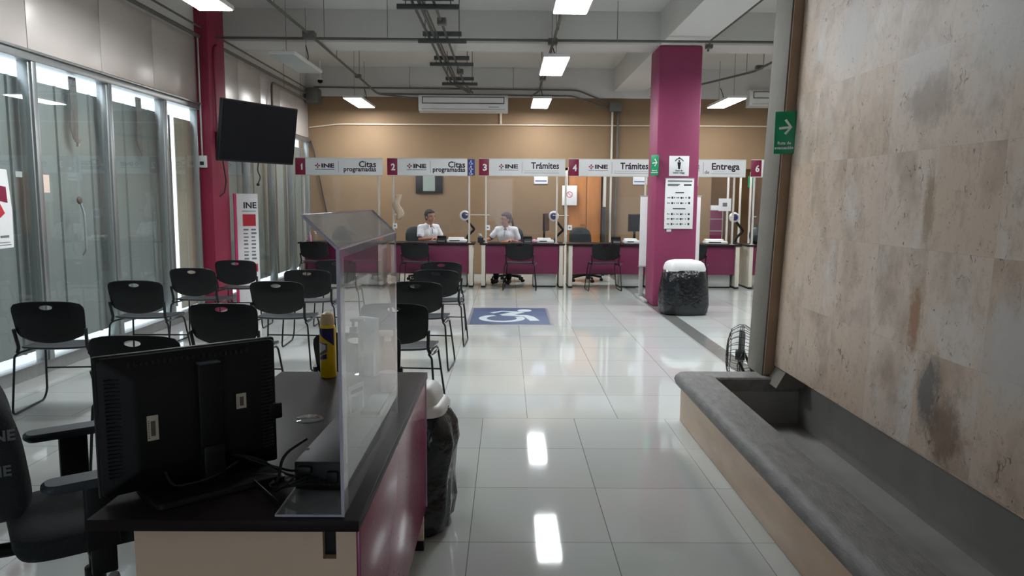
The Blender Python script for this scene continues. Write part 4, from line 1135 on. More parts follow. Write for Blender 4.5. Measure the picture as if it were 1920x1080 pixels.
def clerk(label, loc, rz, head_turn, head_tilt, arms, hair, lean_f, bun=True, scale=1.0):
    t = thing('person', label, 'person', loc, rz)
    L = lean_f
    P = {}
    pel = Vector((0, 0.04, 0.56)); wst = Vector((0, 0.02 - L * 0.25, 0.72)); chs = Vector((0, 0.0 - L * 0.65, 0.88)); nek = Vector((0, -0.005 - L * 0.95, 1.005))
    hd = nek + Vector((0, -0.03 - L * 0.25, 0.165))
    HM = Matrix.Rotation(R(head_turn), 4, 'Z') @ Matrix.Rotation(R(head_tilt), 4, 'X')
    sh = {-1: Vector((-0.165, 0.005 - L * 0.85, 0.965)), 1: Vector((0.165, 0.005 - L * 0.85, 0.965))}
    body = MB()
    # torso under the clothes, legs bent over the chair
    body.capsule(pel + Vector((-0.07, 0, 0)), 0.105, pel + Vector((0.07, 0, 0)), 0.105)
    body.capsule(pel, 0.11, wst, 0.10); body.capsule(wst, 0.10, chs, 0.11)
    for s in (-1, 1):
        body.capsule(chs + Vector((s * 0.05, 0, 0)), 0.10, sh[s] * 0.6 + nek * 0.4, 0.06)
        kn = Vector((s * 0.11, -0.40, 0.53)); an = Vector((s * 0.12, -0.34, 0.10)); toe = an + Vector((s * 0.02, -0.15, -0.055))
        body.capsule(pel + Vector((s * 0.08, 0, -0.01)), 0.085, kn, 0.058); body.capsule(kn, 0.056, an, 0.036); body.capsule(an + Vector((0, 0, -0.045)), 0.038, toe, 0.030)
        el, wr, fw, pn = arms[s]
        body.capsule(sh[s], 0.046, el, 0.036); body.capsule(el, 0.036, wr, 0.025)
        hand(body, wr, fw, pn, s)
    # neck and head
    body.capsule(nek + Vector((0, 0.005, -0.04)), 0.056, hd + Vector((0, 0.02, -0.07)), 0.050)
    def hp(x, y, z): return hd + (HM @ Vector((x, y, z)))
    def hb(x, y, z, r, sx=1, sy=1, sz=1, seg=18): body.ball(hp(x, y, z), r, sx, sy, sz, seg=seg, M=HM)
    hb(0, 0.012, 0.03, 0.088, 0.88, 1.06, 1.0)                 # skull
    hb(0, -0.026, -0.035, 0.062, 0.95, 0.95, 1.12)             # face
    hb(0, -0.050, -0.092, 0.028, 1.15, 0.9, 0.85)              # chin
    for s in (-1, 1):
        hb(s * 0.036, -0.050, -0.028, 0.026, 1, 0.8, 0.9)      # cheeks
        hb(s * 0.079, 0.016, -0.012, 0.026, 0.32, 0.65, 1.0)   # ears
        hb(s * 0.030, -0.066, 0.028, 0.018, 1.3, 0.6, 0.5)     # brow
    body.capsule(hp(0, -0.076, 0.018), 0.010, hp(0, -0.096, -0.026), 0.014, seg=10)   # nose
    hb(0, -0.080, -0.064, 0.017, 1.3, 0.55, 0.5)               # mouth
    b = fused(body, 'body', M['skin'], t, 0.0062, 4)
    # face details
    mb = MB()
    for s in (-1, 1):
        mb.ball(hp(s * 0.031, -0.079, 0.008), 0.0095, 1.15, 0.5, 0.65, seg=12, M=HM)
    mb.build('eyes', M['eye'], t)
    mb = MB()
    for s in (-1, 1):
        mb.tube([hp(s * 0.014, -0.087, 0.027), hp(s * 0.032, -0.085, 0.033), hp(s * 0.050, -0.073, 0.027)], 0.0035, seg=6)
    mb.build('eyebrows', hair, t)
    MB().ball(hp(0, -0.0885, -0.063), 0.016, 1.25, 0.25, 0.36, seg=14, M=HM).build('lips', M['lip'], t)
    # hair pulled back from the face
    hr = MB()
    hr.ball(hp(0, 0.036, 0.052), 0.094, 0.93, 0.98, 0.93, seg=24, M=HM)
    hr.ball(hp(0, -0.010, 0.082), 0.062, 1.15, 1.0, 0.62, seg=18, M=HM)
    hr.ball(hp(0, 0.066, -0.012), 0.068, 1.0, 0.72, 1.05, seg=18, M=HM)
    for s in (-1, 1):
        hr.ball(hp(s * 0.062, 0.022, 0.028), 0.036, 0.6, 1.2, 1.2, seg=14, M=HM)
    if bun:
        hr.ball(hp(0, 0.125, 0.03), 0.042, 1.1, 0.8, 1, seg=16, M=HM)
    else:
        hr.capsule(hp(0.0, 0.12, 0.0), 0.030, hp(0.02, 0.14, -0.10), 0.020); hr.capsule(hp(0.02, 0.14, -0.10), 0.020, hp(0.02, 0.12, -0.20), 0.008)
    fused(hr, 'hair', hair, t, 0.007, 6)
    # polo shirt
    sp = MB()
    sp.capsule(pel + Vector((-0.07, 0, 0.01)), 0.122, pel + Vector((0.07, 0, 0.01)), 0.122)
    sp.capsule(pel, 0.125, wst, 0.118); sp.capsule(wst, 0.120, chs, 0.128)
    for s in (-1, 1):
        sp.capsule(wst + Vector((s * 0.05, 0, 0)), 0.10, chs + Vector((s * 0.07, -0.01, 0)), 0.105)
        sp.capsule(chs + Vector((s * 0.055, -0.045, -0.01)), 0.082, chs + Vector((s * 0.055, -0.03, -0.05)), 0.08)
        sp.capsule(chs + Vector((s * 0.06, 0, 0)), 0.11, sh[s] * 0.72 + nek * 0.28, 0.066)
        el = Vector(arms[s][0])
        sp.capsule(sh[s], 0.062, sh[s] + (el - sh[s]) * 0.62, 0.060)
        sp.capsule(sh[s] + Vector((0, 0, 0.012)), 0.064, nek + Vector((s * 0.05, 0.008, -0.012)), 0.060)
    sh_ = fused(sp, 'polo_shirt', M['polo'], t, 0.010, 5)
    mb = MB()
    for s in (-1, 1):
        el = Vector(arms[s][0]); d = (el - sh[s]).normalized(); c = sh[s] + (el - sh[s]) * 0.62
        mb.cyl(c + d * 0.046, c + d * 0.058, 0.050, 0.046, seg=20)
    mb.build('sleeve_trim', M['navy'], sh_)
    mb = MB(); ring = []
    for k in range(19):
        a = R(-62) + R(304) * k / 18 + PI / 2 - R(90)
        a = PI * 0.5 + R(28) + (2 * PI - R(56)) * k / 18 + PI
        ring.append(nek + Vector((0.072 * math.cos(a), 0.068 * math.sin(a) + 0.004, 0.024 + 0.016 * math.sin(a))))
    mb.tube(ring, 0.016, seg=8)
    for s in (-1, 1):
        mb.capsule(ring[0 if s > 0 else -1], 0.016, nek + Vector((s * 0.055, -0.105, -0.045)), 0.007, seg=8)
    mb.build('collar', M['polo'], sh_)
    MB().capsule(nek + Vector((0, -0.098, -0.04)), 0.006, nek + Vector((0, -0.128, -0.13)), 0.005, seg=8).build('placket', M['inkgrey'], sh_)
    # trousers and shoes
    tr = MB(); shoe = MB()
    for s in (-1, 1):
        kn = Vector((s * 0.11, -0.40, 0.53)); an = Vector((s * 0.12, -0.34, 0.12)); toe = Vector((s * 0.14, -0.49, 0.045))
        tr.capsule(pel + Vector((s * 0.08, 0.01, -0.015)), 0.112, kn, 0.072); tr.capsule(kn, 0.070, an, 0.054)
        shoe.capsule(Vector((s * 0.12, -0.32, 0.05)), 0.046, toe, 0.038)
    tr.capsule(pel + Vector((-0.06, 0.02, -0.01)), 0.115, pel + Vector((0.06, 0.02, -0.01)), 0.115)
    fused(tr, 'trousers', M['trousers'], t, 0.012, 4)
    fused(shoe, 'shoes', M['matt'], t, 0.009, 3)
    t.scale = (scale,) * 3
    return t
# arms: side -> (elbow, wrist, hand direction, palm normal), in the clerk's own axes (-Y is ahead, -X is her right)
clerk('woman in a white polo shirt with arms folded on counter two, looking to the right', (-1.44, 13.50, 0.0), R(38), 4, 4,
      {-1: (Vector((-0.235, -0.13, 0.775)), Vector((0.0, -0.29, 0.80)), (0.9, -0.25, -0.06), (0, -0.2, -1)),
       1: (Vector((0.235, -0.13, 0.775)), Vector((0.02, -0.33, 0.80)), (-0.9, 0.1, -0.06), (0, -0.2, -1))},
      M['hair'], 0.06, bun=True, scale=1.0)
clerk('woman in a white polo shirt facing left, right arm stretched along counter three', (0.0, 13.48, 0.0), R(-14), -48, 6,
      {-1: (Vector((-0.30, -0.13, 0.80)), Vector((-0.33, -0.37, 0.80)), (-0.35, -0.9, -0.05), (0, 0, -1)),
       1: (Vector((0.25, -0.06, 0.74)), Vector((0.14, -0.29, 0.80)), (-0.4, -0.85, -0.05), (0, 0, -1))},
      M['hairbrown'], 0.09, bun=False, scale=0.97)
# ------------------------------------------------------------------ television on its wall arm
t = thing('television', 'large dark television on a wall arm beside the left magenta pillar', 'television', (-2.955, 9.06, 2.245), 0)
W_, H_ = 1.17, 0.70
d = Vector((0.50, 0.92, 0)).normalized()
t.rotation_mode = 'QUATERNION'
nrm = Vector((d.y, -d.x, 0))
tiltv = (Vector((0, 0, 1)) + nrm * 0.155).normalized()
nn = d.cross(tiltv).normalized()
t.rotation_quaternion = Matrix((d, -nn, tiltv)).transposed().to_quaternion()
MB().box(-W_ / 2, -0.01, -H_ / 2, W_ / 2, 0.035, H_ / 2, bevel=0.01).build('housing', M['matt'], t)
MB().box(-W_ / 2 + 0.014, -0.0125, -H_ / 2 + 0.02, W_ / 2 - 0.014, -0.009, H_ / 2 - 0.014).build('screen', M['screen'], t)
MB().box(-0.16, 0.03, -0.14, 0.16, 0.055, 0.14, bevel=0.004).build('mount_plate', M['blackmetal'], t)
inv = t.rotation_quaternion.to_matrix().to_4x4(); inv.translation = t.location; inv = inv.inverted()
a0, a1, a2 = inv @ Vector((-3.745, 9.85, 2.22)), inv @ Vector((-3.42, 9.72, 2.22)), Vector((0, 0.045, 0))
MB().tube([a0, a1, a2], 0.022, seg=8).build('arm', M['blackmetal'], t)
MB().tube(fillet([Vector((0.05, 0.03, -0.30)), Vector((0.06, 0.05, -0.45)), Vector((0.10, 0.03, -0.52)), Vector((0.06, 0.02, -0.60))], 0.06), 0.008, seg=6).ball(Vector((0.06, 0.02, -0.61)), 0.02).build('cable', M['cable'], t)

# fittings on the left pillar
t = thing('power_outlet', 'white power outlet box on the left magenta pillar', 'outlet', (-3.86, 9.615, 1.86))
MB().box(-0.055, -0.045, 0, 0.055, 0.0, 0.15, bevel=0.006).build('box', M['white'], t)
MB().box(-0.025, -0.047, 0.03, 0.025, -0.044, 0.075, bevel=0.003).build('socket', M['inkblack'], t)
MB().cyl((0, -0.02, 0.15), (0, -0.02, 1.62), 0.011, seg=8).build('pipe', M['pedestal'], t)
t = thing('wall_bracket', 'black and grey bracket holding cables behind the television', 'bracket', (-3.745, 9.85, 2.1))
MB().box(0, -0.10, -0.10, 0.03, 0.10, 0.22, bevel=0.005).build('plate', M['blackmetal'], t)
MB().box(0.03, -0.09, 0.12, 0.10, 0.06, 0.26, bevel=0.01).build('adapter_box', M['padgrey'], t)
MB().tube([(0.02, 0.05, -0.08), (0.05, 0.08, -0.40), (0.03, 0.06, -0.55), (0.0, -0.02, -0.60)], 0.009, seg=6).build('loop_cable', M['cable'], t)
MB().tube(fillet([(0.012, -0.08, 0.2), (0.012, -0.08, 1.25), (0.012, 0.02, 1.32)], 0.05), 0.012, seg=8).build('pipe', M['darkmag'], t)

# white totem sign by the windows
t = thing('totem_sign', 'tall narrow white totem sign with pink edge beside the left windows', 'sign', (-3.56, 10.30, 0), R(28))
b = MB().box(-0.14, -0.01, 0.05, 0.14, 0.03, 1.54, bevel=0.004).build('board', M['signwhite'], t)
MB().box(-0.175, -0.008, 0.05, -0.142, 0.03, 1.54, bevel=0.003).build('pink_edge', M['pink'], t)
MB().box(-0.20, -0.12, 0, 0.20, 0.14, 0.05, bevel=0.008).build('base', M['pedestal'], t)
mb = MB().text('INE', 0.115, face_y(-0.055, -0.011, 1.345), bold=0.003)
mb.box(-0.07, -0.0115, 1.30, 0.11, -0.0105, 1.307).build('lettering', M['ink'], t, smooth=False)
MB().box(-0.065, -0.0115, 1.10, 0.105, -0.0105, 1.26).build('red_block', M['redink'], t)
MB().box(-0.065, -0.0115, 0.47, 0.115, -0.0105, 0.58).build('red_block', M['redink'], t)
random.seed(3)
for r_ in range(9):
    for c_ in range(2):
        z = 1.04 - r_ * 0.05
        MB().box(-0.06 + c_ * 0.10, -0.0115, z, 0.01 + c_ * 0.10 - random.random() * 0.02, -0.0105, z + 0.014 + random.random() * 0.012).build('text_line', M['inkgrey'], t, smooth=False)

# poster and paper slips on the window glass
WX = XL - 0.022
MR = Matrix.Rotation(R(90), 4, 'Z')
t = thing('window_poster', 'white poster with magenta boxes taped to the leftmost glass', 'poster', (WX, 5.655, 1.07), R(90))
MB().prism(round_poly([(-0.36, 0), (0.30, 0.01), (0.31, 0.30), (0.275, 0.62), (-0.36, 0.63)], 0.01), -0.0, 0.004, Matrix.Rotation(R(90), 4, 'X')).build('sheet', M['paper'], t)
mb = MB()
mb.prism([(0.14, 0.38), (0.26, 0.36), (0.25, 0.485), (0.15, 0.495)], 0.004, 0.0055, Matrix.Rotation(R(90), 4, 'X'))
mb.prism([(-0.06, 0.38), (0.09, 0.36), (0.10, 0.47), (-0.04, 0.49)], 0.004, 0.0055, Matrix.Rotation(R(90), 4, 'X'))
mb.build('dark_box_print', M['signred'], t)
mb = MB()
mb.prism([(0.06, 0.31), (0.12, 0.22), (0.22, 0.28), (0.15, 0.385)], 0.004, 0.0056, Matrix.Rotation(R(90), 4, 'X'))
mb.build('pink_box_print', M['redink'], t)
mb = MB()
for z, x0, x1, h in ((0.57, -0.2, 0.17, 0.022), (0.53, -0.1, 0.12, 0.012), (0.505, -0.1, 0.16, 0.010), (0.15, -0.05, 0.12, 0.02), (0.09, 0.15, 0.25, 0.018), (0.05, 0.0, 0.26, 0.006), (0.03, 0.0, 0.27, 0.006), (0.20, -0.1, 0.05, 0.012)):
    mb.box(x0, -0.0055, z, x1, -0.004, z + h)
mb.build('print_lines', M['inkgrey'], t, smooth=False)
tag(MB().box(WX, 6.385, 1.515, WX + 0.003, 6.475, 1.665).build('paper_slip', mat('pinkish paper', rgb(226, 204, 190), 0.7)), 'small pinkish paper slip on the glass right of the poster', 'paper')
tag(MB().box(WX, 6.035, 1.635, WX + 0.003, 6.12, 1.68).build('paper_slip', mat('faded paper', rgb(176, 184, 180), 0.7)), 'small faded grey paper slip on the glass near the poster', 'paper')
# lock knobs and blind cords in the left windows
t = thing('blind_cord', 'bundle of blind cords hanging behind the second pane from the left', 'cord', (XL - 0.06, 6.98, 0), 0, 'blind cords behind the windows')
mb = MB()
for k in range(5):
    y = -0.05 + k * 0.022
    mb.tube([(0, y, 2.56), (0, y + 0.01, 2.3), (0, y - 0.012, 2.10 - 0.04 * k), (0.01, y + 0.02, 2.0)], 0.010, seg=6)
mb.build('strands', M['steel'], t)
t2 = dup(t, (XL - 0.06, 8.20, -0.02), 0, 'bundle of blind cords hanging behind the third pane from the left', 'blind cords behind the windows')
t = thing('door_lock', 'round lock and pull bar on the second pane mullion', 'lock', (XL + 0.005, 6.87, 1.45))
MB().ball((0, 0, 0), 0.035, 0.5, 1, 1).build('rosette', M['brownedge'], t)
MB().tube(fillet([(0, 0.01, -0.02), (0.03, 0.01, -0.12), (0.03, 0.01, -0.46), (0, 0.01, -0.5)], 0.03), 0.010, seg=8).build('pull_bar', M['alu'], t)

# ------------------------------------------------------------------ notices on the central pillar
YP = 10.45
t = thing('risk_zone_sign', 'square white sign with a person under arrows on the central pillar', 'sign', (2.235, YP, 1.825))
MB().box(0, -0.012, 0, 0.275, -0.001, 0.275, bevel=0.003).build('board', M['signwhite'], t)
mb = MB(); y = -0.013
mb.ball((0.137, y, 0.205), 0.013, sy=0.1, seg=12)
mb.prism([(0.112, 0.19), (0.162, 0.19), (0.155, 0.14), (0.151, 0.095), (0.125, 0.095), (0.119, 0.14)], 0, 0.001, face_y(0, y, 0))
mb.tube([(0.08 + 0.0, y, 0.205), (0.105, y, 0.232), (0.137, y, 0.245), (0.17, y, 0.232), (0.195, y, 0.205)], 0.006, seg=6)
mb.prism([(0.137, 0.262), (0.118, 0.242), (0.156, 0.242)], 0, 0.001, face_y(0, y, 0))
mb.build('pictogram', M['inkblack'], t, smooth=False)
MB().text('Zona de', 0.030, face_y(0.137, y, 0.066), bold=0.0008, align='CENTER').text('menor riesgo', 0.030, face_y(0.137, y, 0.036), bold=0.0008, align='CENTER').build('lettering', M['inkblack'], t, smooth=False)

t = thing('requirements_board', 'tall white notice board with rows of small symbols on the central pillar', 'notice board', (2.19, YP, 1.10))
MB().box(0, -0.025, 0, 0.395, -0.001, 0.69, bevel=0.004).build('board', M['signwhite'], t)
MB().box(-0.004, -0.03, -0.006, 0.399, -0.0005, 0.0, bevel=0.002).box(-0.004, -0.03, 0.69, 0.399, -0.0005, 0.698, bevel=0.002).build('rail', M['pedestal'], t)
MB().box(0.03, -0.027, 0.645, 0.37, -0.025, 0.665).build('header_band', M['inkgrey'], t)
mb = MB(); y = -0.0265
random.seed(5)
mb.box(0.03, y, 0.605, 0.20, -0.025, 0.615).box(0.03, y, 0.588, 0.18, -0.025, 0.598)
mb.box(0.255, y, 0.592, 0.36, -0.025, 0.613)
mb.box(0.14, y, 0.490, 0.26, -0.025, 0.505).box(0.11, y, 0.268, 0.285, -0.025, 0.282)
for z in (0.425, 0.352, 0.200, 0.132, 0.062):
    for x in (0.04, 0.06, 0.10, 0.13, 0.165, 0.185, 0.225, 0.25, 0.29, 0.335):
        s = 0.012 if x not in (0.10, 0.225, 0.335) else 0.024
        mb.box(x - s / 2, y, z - s / 2, x + s / 2, -0.025, z + s / 2 + random.random() * 0.006)
mb.build('symbols', M['inkblack'], t, smooth=False)
MB().box(0.035, -0.02, -0.045, 0.10, -0.002, -0.01, bevel=0.003).build('tag', M['white'], t)

def evac_sign(loc, rz, w, h, label, words, arrow_up=False):
    t = thing('evacuation_sign', label, 'sign', loc, rz)
    MB().box(-w / 2, -0.015, 0, w / 2, 0.0, h, bevel=0.004).build('plate', M['green'], t)
    y = -0.0165; k = w / 0.115
    mb = MB()
    mb.tube(fillet([(-0.03 * k, y, h * 0.78), (0.022 * k, y, h * 0.60), (-0.02 * k, y, h * 0.60)], 0.002) if False else [(-0.032 * k, y, h * 0.60), (0.03 * k, y, h * 0.62)], 0.0075 * k, seg=6)
    mb.tube([(0.002 * k, y, h * 0.80), (0.034 * k, y, h * 0.62), (0.002 * k, y, h * 0.46)], 0.0075 * k, seg=6)
    mb.build('arrow', M['signwhite'], t)
    mb = MB()
    for i, s in enumerate(words):
        mb.text(s, 0.024 * k, face_y(0, y, h * 0.22 - i * 0.027 * k), bold=0.0006, align='CENTER')
    mb.build('lettering', M['signwhite'], t, smooth=False)
    return t
evac_sign((1.765, 4.83, 1.785), R(-22), 0.125, 0.265, 'green evacuation route sign with white arrow on the concrete column', ['Ruta de', 'evacuación'])
evac_sign((2.035, YP - 0.03, 1.83), R(-32), 0.11, 0.28, 'small green evacuation sign on the left corner of the central pillar', ['Ruta de', 'evacuación'])

# whiteboard on a stand behind the pillar
t = thing('whiteboard', 'blank white board on a stand behind the central pillar', 'whiteboard', (2.43, 11.22, 0))
MB().box(-0.44, -0.012, 0.50, 0.46, 0.012, 1.55, bevel=0.004).build('board', M['signwhite'], t)
MB().box(-0.45, -0.016, 0.49, 0.47, 0.016, 0.505, bevel=0.003).box(-0.45, -0.016, 1.545, 0.47, 0.016, 1.56, bevel=0.003).build('frame', M['alu'], t)
for s in (-1, 1):
    MB().box(s * 0.40 - 0.03, 0.014, 0.04, s * 0.40 + 0.03, 0.045, 1.5, bevel=0.004).build('post', M['pedestal'], t)
    MB().box(s * 0.40 - 0.03, -0.40, 0.0, s * 0.40 + 0.03, 0.40, 0.04, bevel=0.008).build('foot', M['pedestal'], t)

# ------------------------------------------------------------------ blue accessibility decal on the floor
t = thing('floor_decal', 'blue floor decal with white wheelchair symbol', 'floor sign', (0.04, 9.50, 0.0))
MB().box(-0.52, -0.71, 0, 0.52, 0.71, 0.0015).build('rim', M['decalgrey'], t)
MB().box(-0.485, -0.66, 0.0015, 0.485, 0.66, 0.0025).build('blue_field', M['floorblue'], t)
mb = MB()
zs = [0.0026]
def stroke(pts, w):
    P = [Vector(p) for p in pts]; L_, R_ = [], []
    for i, p in enumerate(P):
        dd = (P[min(i + 1, len(P) - 1)] - P[max(i - 1, 0)]).normalized()
        n_ = Vector((-dd.y, dd.x)) * w / 2
        L_.append(p + n_); R_.append(p - n_)
    zs[0] += 0.00012
    for i in range(len(P) - 1):
        vs = [mb.bm.verts.new((q.x, q.y, zs[0])) for q in (L_[i], R_[i], R_[i + 1], L_[i + 1])]
        mb.bm.faces.new(vs)
cx, cy = -0.10, -0.22
stroke([(cx + 0.24 * math.cos(R(a)), cy + 0.25 * math.sin(R(a))) for a in range(112, 402, 10)], 0.10)
stroke([(-0.10, 0.05), (0.20, 0.0), (0.25, -0.10), (0.31, -0.40)], 0.12)
stroke([(-0.07, 0.03), (0.14, 0.33)], 0.16)
stroke([(0.16, 0.30), (-0.10, 0.37), (-0.24, 0.22)], 0.08)
mb.prism([(0.20 + 0.095 * math.cos(2 * PI * k / 20), 0.45 + 0.11 * math.sin(2 * PI * k / 20)) for k in range(20)], 0.0026, 0.0036)
mb.build('wheelchair_symbol', M['decalwhite'], t, smooth=False)
# ------------------------------------------------------------------ two bins in black liners with white lids
def liner(mb, prof, seg=48, sx=1, sy=1, seed=1, amp=0.02, square=2.0):
    rnd = random.Random(seed); ph = [rnd.random() * 6.28 for _ in range(8)]
    rings = []
    for r, z in prof:
        row = []
        for i in range(seg):
            a = 2 * PI * i / seg
            q = (abs(math.cos(a)) ** square + abs(math.sin(a)) ** square) ** (-1 / square)
            w = 1 + amp * (math.sin(7 * a + ph[0] + 5 * z) + 0.7 * math.sin(13 * a + ph[1] - 9 * z) + 0.6 * math.sin(4 * a + ph[2] + 14 * z) + 0.35 * math.sin(23 * a + ph[3] + 21 * z))
            row.append((sx * r * q * w * math.cos(a), sy * r * q * w * math.sin(a), z))
        rings.append(row)
    return mb.ring_loft(rings)
t = thing('waste_bin', 'wide bin in a black liner with white lid in front of the central pillar', 'bin', (2.34, 9.80, 0), R(4))
liner(MB(), [(0.02, 0.003), (0.27, 0.004), (0.305, 0.03), (0.315, 0.14), (0.305, 0.30), (0.295, 0.45), (0.275, 0.545), (0.245, 0.585), (0.225, 0.59), (0.02, 0.59)], sx=1.0, sy=0.80, seed=2, amp=0.016, square=3.2).build('liner', M['bag'], t, angle=70)
def rrect(w, d, r): return round_poly([(-w, -d), (w, -d), (w, d), (-w, d)], r, n=5)
o_ = rrect(0.245, 0.19, 0.09)
MB().ring_loft([[(x * f, y * f, z) for x, y in o_] for f, z in ((1.0, 0.575), (1.02, 0.60), (0.985, 0.635), (0.93, 0.672), (0.78, 0.70), (0.5, 0.715), (0.02, 0.72))]).build('lid', M['white'], t, angle=50)
t = thing('waste_bin', 'narrow bin in a long black liner with white swing lid behind the near desk', 'bin', (-0.42, 3.325, 0), R(-6))
lm = liner(MB(), [(0.02, 0.003), (0.15, 0.004), (0.175, 0.03), (0.185, 0.12), (0.175, 0.22), (0.19, 0.33), (0.205, 0.40), (0.19, 0.48), (0.155, 0.535), (0.145, 0.545), (0.02, 0.545)], sx=1.0, sy=0.95, seed=5, amp=0.035, square=2.4)
for v in lm.bm.verts:
    v.co.y -= 0.07 * max(0, 1 - v.co.z / 0.32) * (1 if v.co.y < 0 else 0) * min(1, max(0, (v.co.x - 0.02) / 0.06))
lm.build('liner', M['bag'], t, angle=70)
o_ = rrect(0.150, 0.155, 0.10)
MB().ring_loft([[(x * f, y * f, z - 0.072) for x, y in o_] for f, z in ((0.96, 0.60), (1.03, 0.603), (1.03, 0.625), (0.97, 0.640), (0.80, 0.648), (0.02, 0.65))]).build('lid_rim', M['white'], t, angle=50)
o_ = rrect(0.122, 0.12, 0.06)
MB().ring_loft([[(x * f, y * f, z - 0.072) for x, y in o_] for f, z in ((1.0, 0.645), (1.0, 0.665), (0.95, 0.69), (0.80, 0.715), (0.5, 0.73), (0.02, 0.735))]).build('swing_flap', M['white'], t, angle=50)

# ------------------------------------------------------------------ floor fan beyond the trough
t = thing('floor_fan', 'black wire cage floor fan behind the stone curb', 'fan', (1.80, 5.62, 0), R(249))
MY = Matrix.Rotation(R(90), 4, 'X')
C0 = Vector((0, 0, 0.31))
cage = MB()
RR = 0.235
for s in (-1, 1):
    for k in range(24):
        a = 2 * PI * k / 24
        pts = []
        for f, dy in ((0.16, 0.105), (0.5, 0.10), (0.85, 0.075), (1.0, 0.02), (1.0, 0.0)):
            pts.append(C0 + Vector((RR * f * math.cos(a), s * dy, RR * f * math.sin(a))))
        cage.tube(pts, 0.0022, seg=5)
    for f, dy in ((1.0, 0.006), (0.72, 0.088), (0.42, 0.102), (0.16, 0.105)):
        cage.tube([C0 + Vector((RR * f * math.cos(2 * PI * k / 36), s * dy, RR * f * math.sin(2 * PI * k / 36))) for k in range(36)], 0.003, seg=5, closed=True)
cage.build('cage', M['blackmetal'], t)
bl = MB()
for k in range(3):
    a = 2 * PI * k / 3
    rows = []
    for j in range(7):
        r = 0.04 + 0.16 * j / 6; wdt = 0.045 + 0.03 * math.sin(PI * j / 6)
        row = []
        for q in (-1, 0, 1):
            aa = a + q * wdt / max(r, 0.06)
            row.append(C0 + Vector((r * math.cos(aa), 0.02 * q, r * math.sin(aa))))
        rows.append(row)
    vv = [[bl.bm.verts.new(p) for p in row] for row in rows]
    for A, B in zip(vv, vv[1:]):
        for i in range(2): bl.bm.faces.new((A[i], A[i + 1], B[i + 1], B[i]))
bl.cyl(C0 + Vector((0, -0.04, 0)), C0 + Vector((0, 0.03, 0)), 0.04).build('blades', M['seat'], t)
MB().cyl(C0 + Vector((0, 0.09, 0)), C0 + Vector((0, 0.20, 0)), 0.06).build('motor', M['matt'], t)
MB().cyl(C0 + Vector((0, -0.11, 0)), C0 + Vector((0, -0.10, 0)), 0.038).build('hub_badge', M['matt'], t)
MB().tube(fillet([(-0.17, -0.12, 0.012), (-0.17, 0.14, 0.012), (-0.24, 0.0, 0.31)], 0.05), 0.011, seg=8).tube(fillet([(0.17, -0.12, 0.012), (0.17, 0.14, 0.012), (0.24, 0.0, 0.31)], 0.05), 0.011, seg=8).tube([(-0.17, 0.10, 0.012), (0.17, 0.10, 0.012)], 0.011, seg=8).build('stand', M['blackmetal'], t)
# ------------------------------------------------------------------ near desk
DX0, DX1, DY0, DY1, DZ = -0.955, -0.335, 1.632, 3.115, 0.75
t = thing('reception_desk', 'dark topped desk with beige end panel and magenta front in the foreground', 'desk', (0, 0, 0))
MB().box(DX0, DY0, DZ - 0.027, DX1, DY1, DZ, bevel=0.002).build('desk_top', M['desktop'], t)
e = MB()
e.box(-0.862, DY0 + 0.028, 0.04, -0.425, DY0 + 0.050, DZ - 0.028)
e.box(-0.394, DY0 + 0.028, 0.04, -0.347, DY0 + 0.050, DZ - 0.028)
e.box(-0.425, DY0 + 0.028, 0.04, -0.394, DY0 + 0.050, 0.645)
MB().box(-0.44, DY0 + 0.052, 0.60, -0.38, DY0 + 0.10, DZ - 0.03).build('dark_slot_box', M['matt'], t)  # black box added behind the slot so its opening stays dark
ep = e.build('end_panel', M['beige'], t)
MB().box(-0.86, DY0 + 0.03, 0.0, -0.35, DY0 + 0.048, 0.04).build('foot', M['matt'], ep)
ep = MB().box(-0.862, DY1 - 0.09, 0.04, -0.347, DY1 - 0.065, DZ - 0.028).build('end_panel', M['beige'], t)
MB().box(-0.40, DY1 - 0.10, 0.0, -0.345, DY1 - 0.055, 0.04).build('foot', M['matt'], ep)
mb = MB().box(-0.350, DY0 + 0.03, 0.175, -0.338, DY1 - 0.05, DZ - 0.028, bevel=0.001)
fp = mb.build('front_panel', M['glossmag'], t)
mb = MB()
for i in range(11):
    for j in range(4):
        y = DY0 + 0.10 + i * 0.105; z = 0.235 + j * 0.12 + (0.06 if i % 2 else 0)
        mb.cyl((-0.3385, y, z), (-0.33785, y, z), 0.0036, seg=10)
mb.build('perforations', M['inkblack'], fp)
MB().box(-0.3505, DY1 - 0.05, 0.175, -0.335, DY1 - 0.043, DZ - 0.028).build('edge_strip', M['acrylicedge'], t)

# ------------------------------------------------------------------ clear shield
t = thing('acrylic_shield', 'clear acrylic sneeze shield with a slanted top standing on the near desk', 'shield', (0, 0, DZ + 0.0012))
y0, y1, xs, zt, th = 1.652, 2.50, -0.372, 0.618, 0.005
dx, dz = -0.076, 0.073
MB().box(xs - th, y0, 0, xs, y1, zt).build('front_pane', M['acrylic'], t)
MB().prism([(xs, zt), (xs - th, zt), (xs - th + dx, zt + dz), (xs + dx, zt + dz)], -y0, -y1, Matrix.Rotation(R(90), 4, 'X')).build('slanted_pane', M['acrylicslant'], t)
MB().box(xs + 0.0004, y0, 0.006, xs + 0.0014, y0 + 0.042, zt).box(xs + 0.0004, y0 + 0.042, zt - 0.02, xs + 0.0014, y1, zt).build('refraction_band', M['refractband'], t)  # hazy strips imitate the bright refracted band, near edge and top
MB().box(xs - 0.158, y0, 0, xs - th, y1, 0.005).build('base_flange', M['acrylic'], t)
e = MB()
e.box(xs - th - 0.001, y0 - 0.003, 0, xs + 0.001, y0, zt).box(xs - th - 0.0, y1, 0, xs + 0.0003, y1 + 0.002, zt)
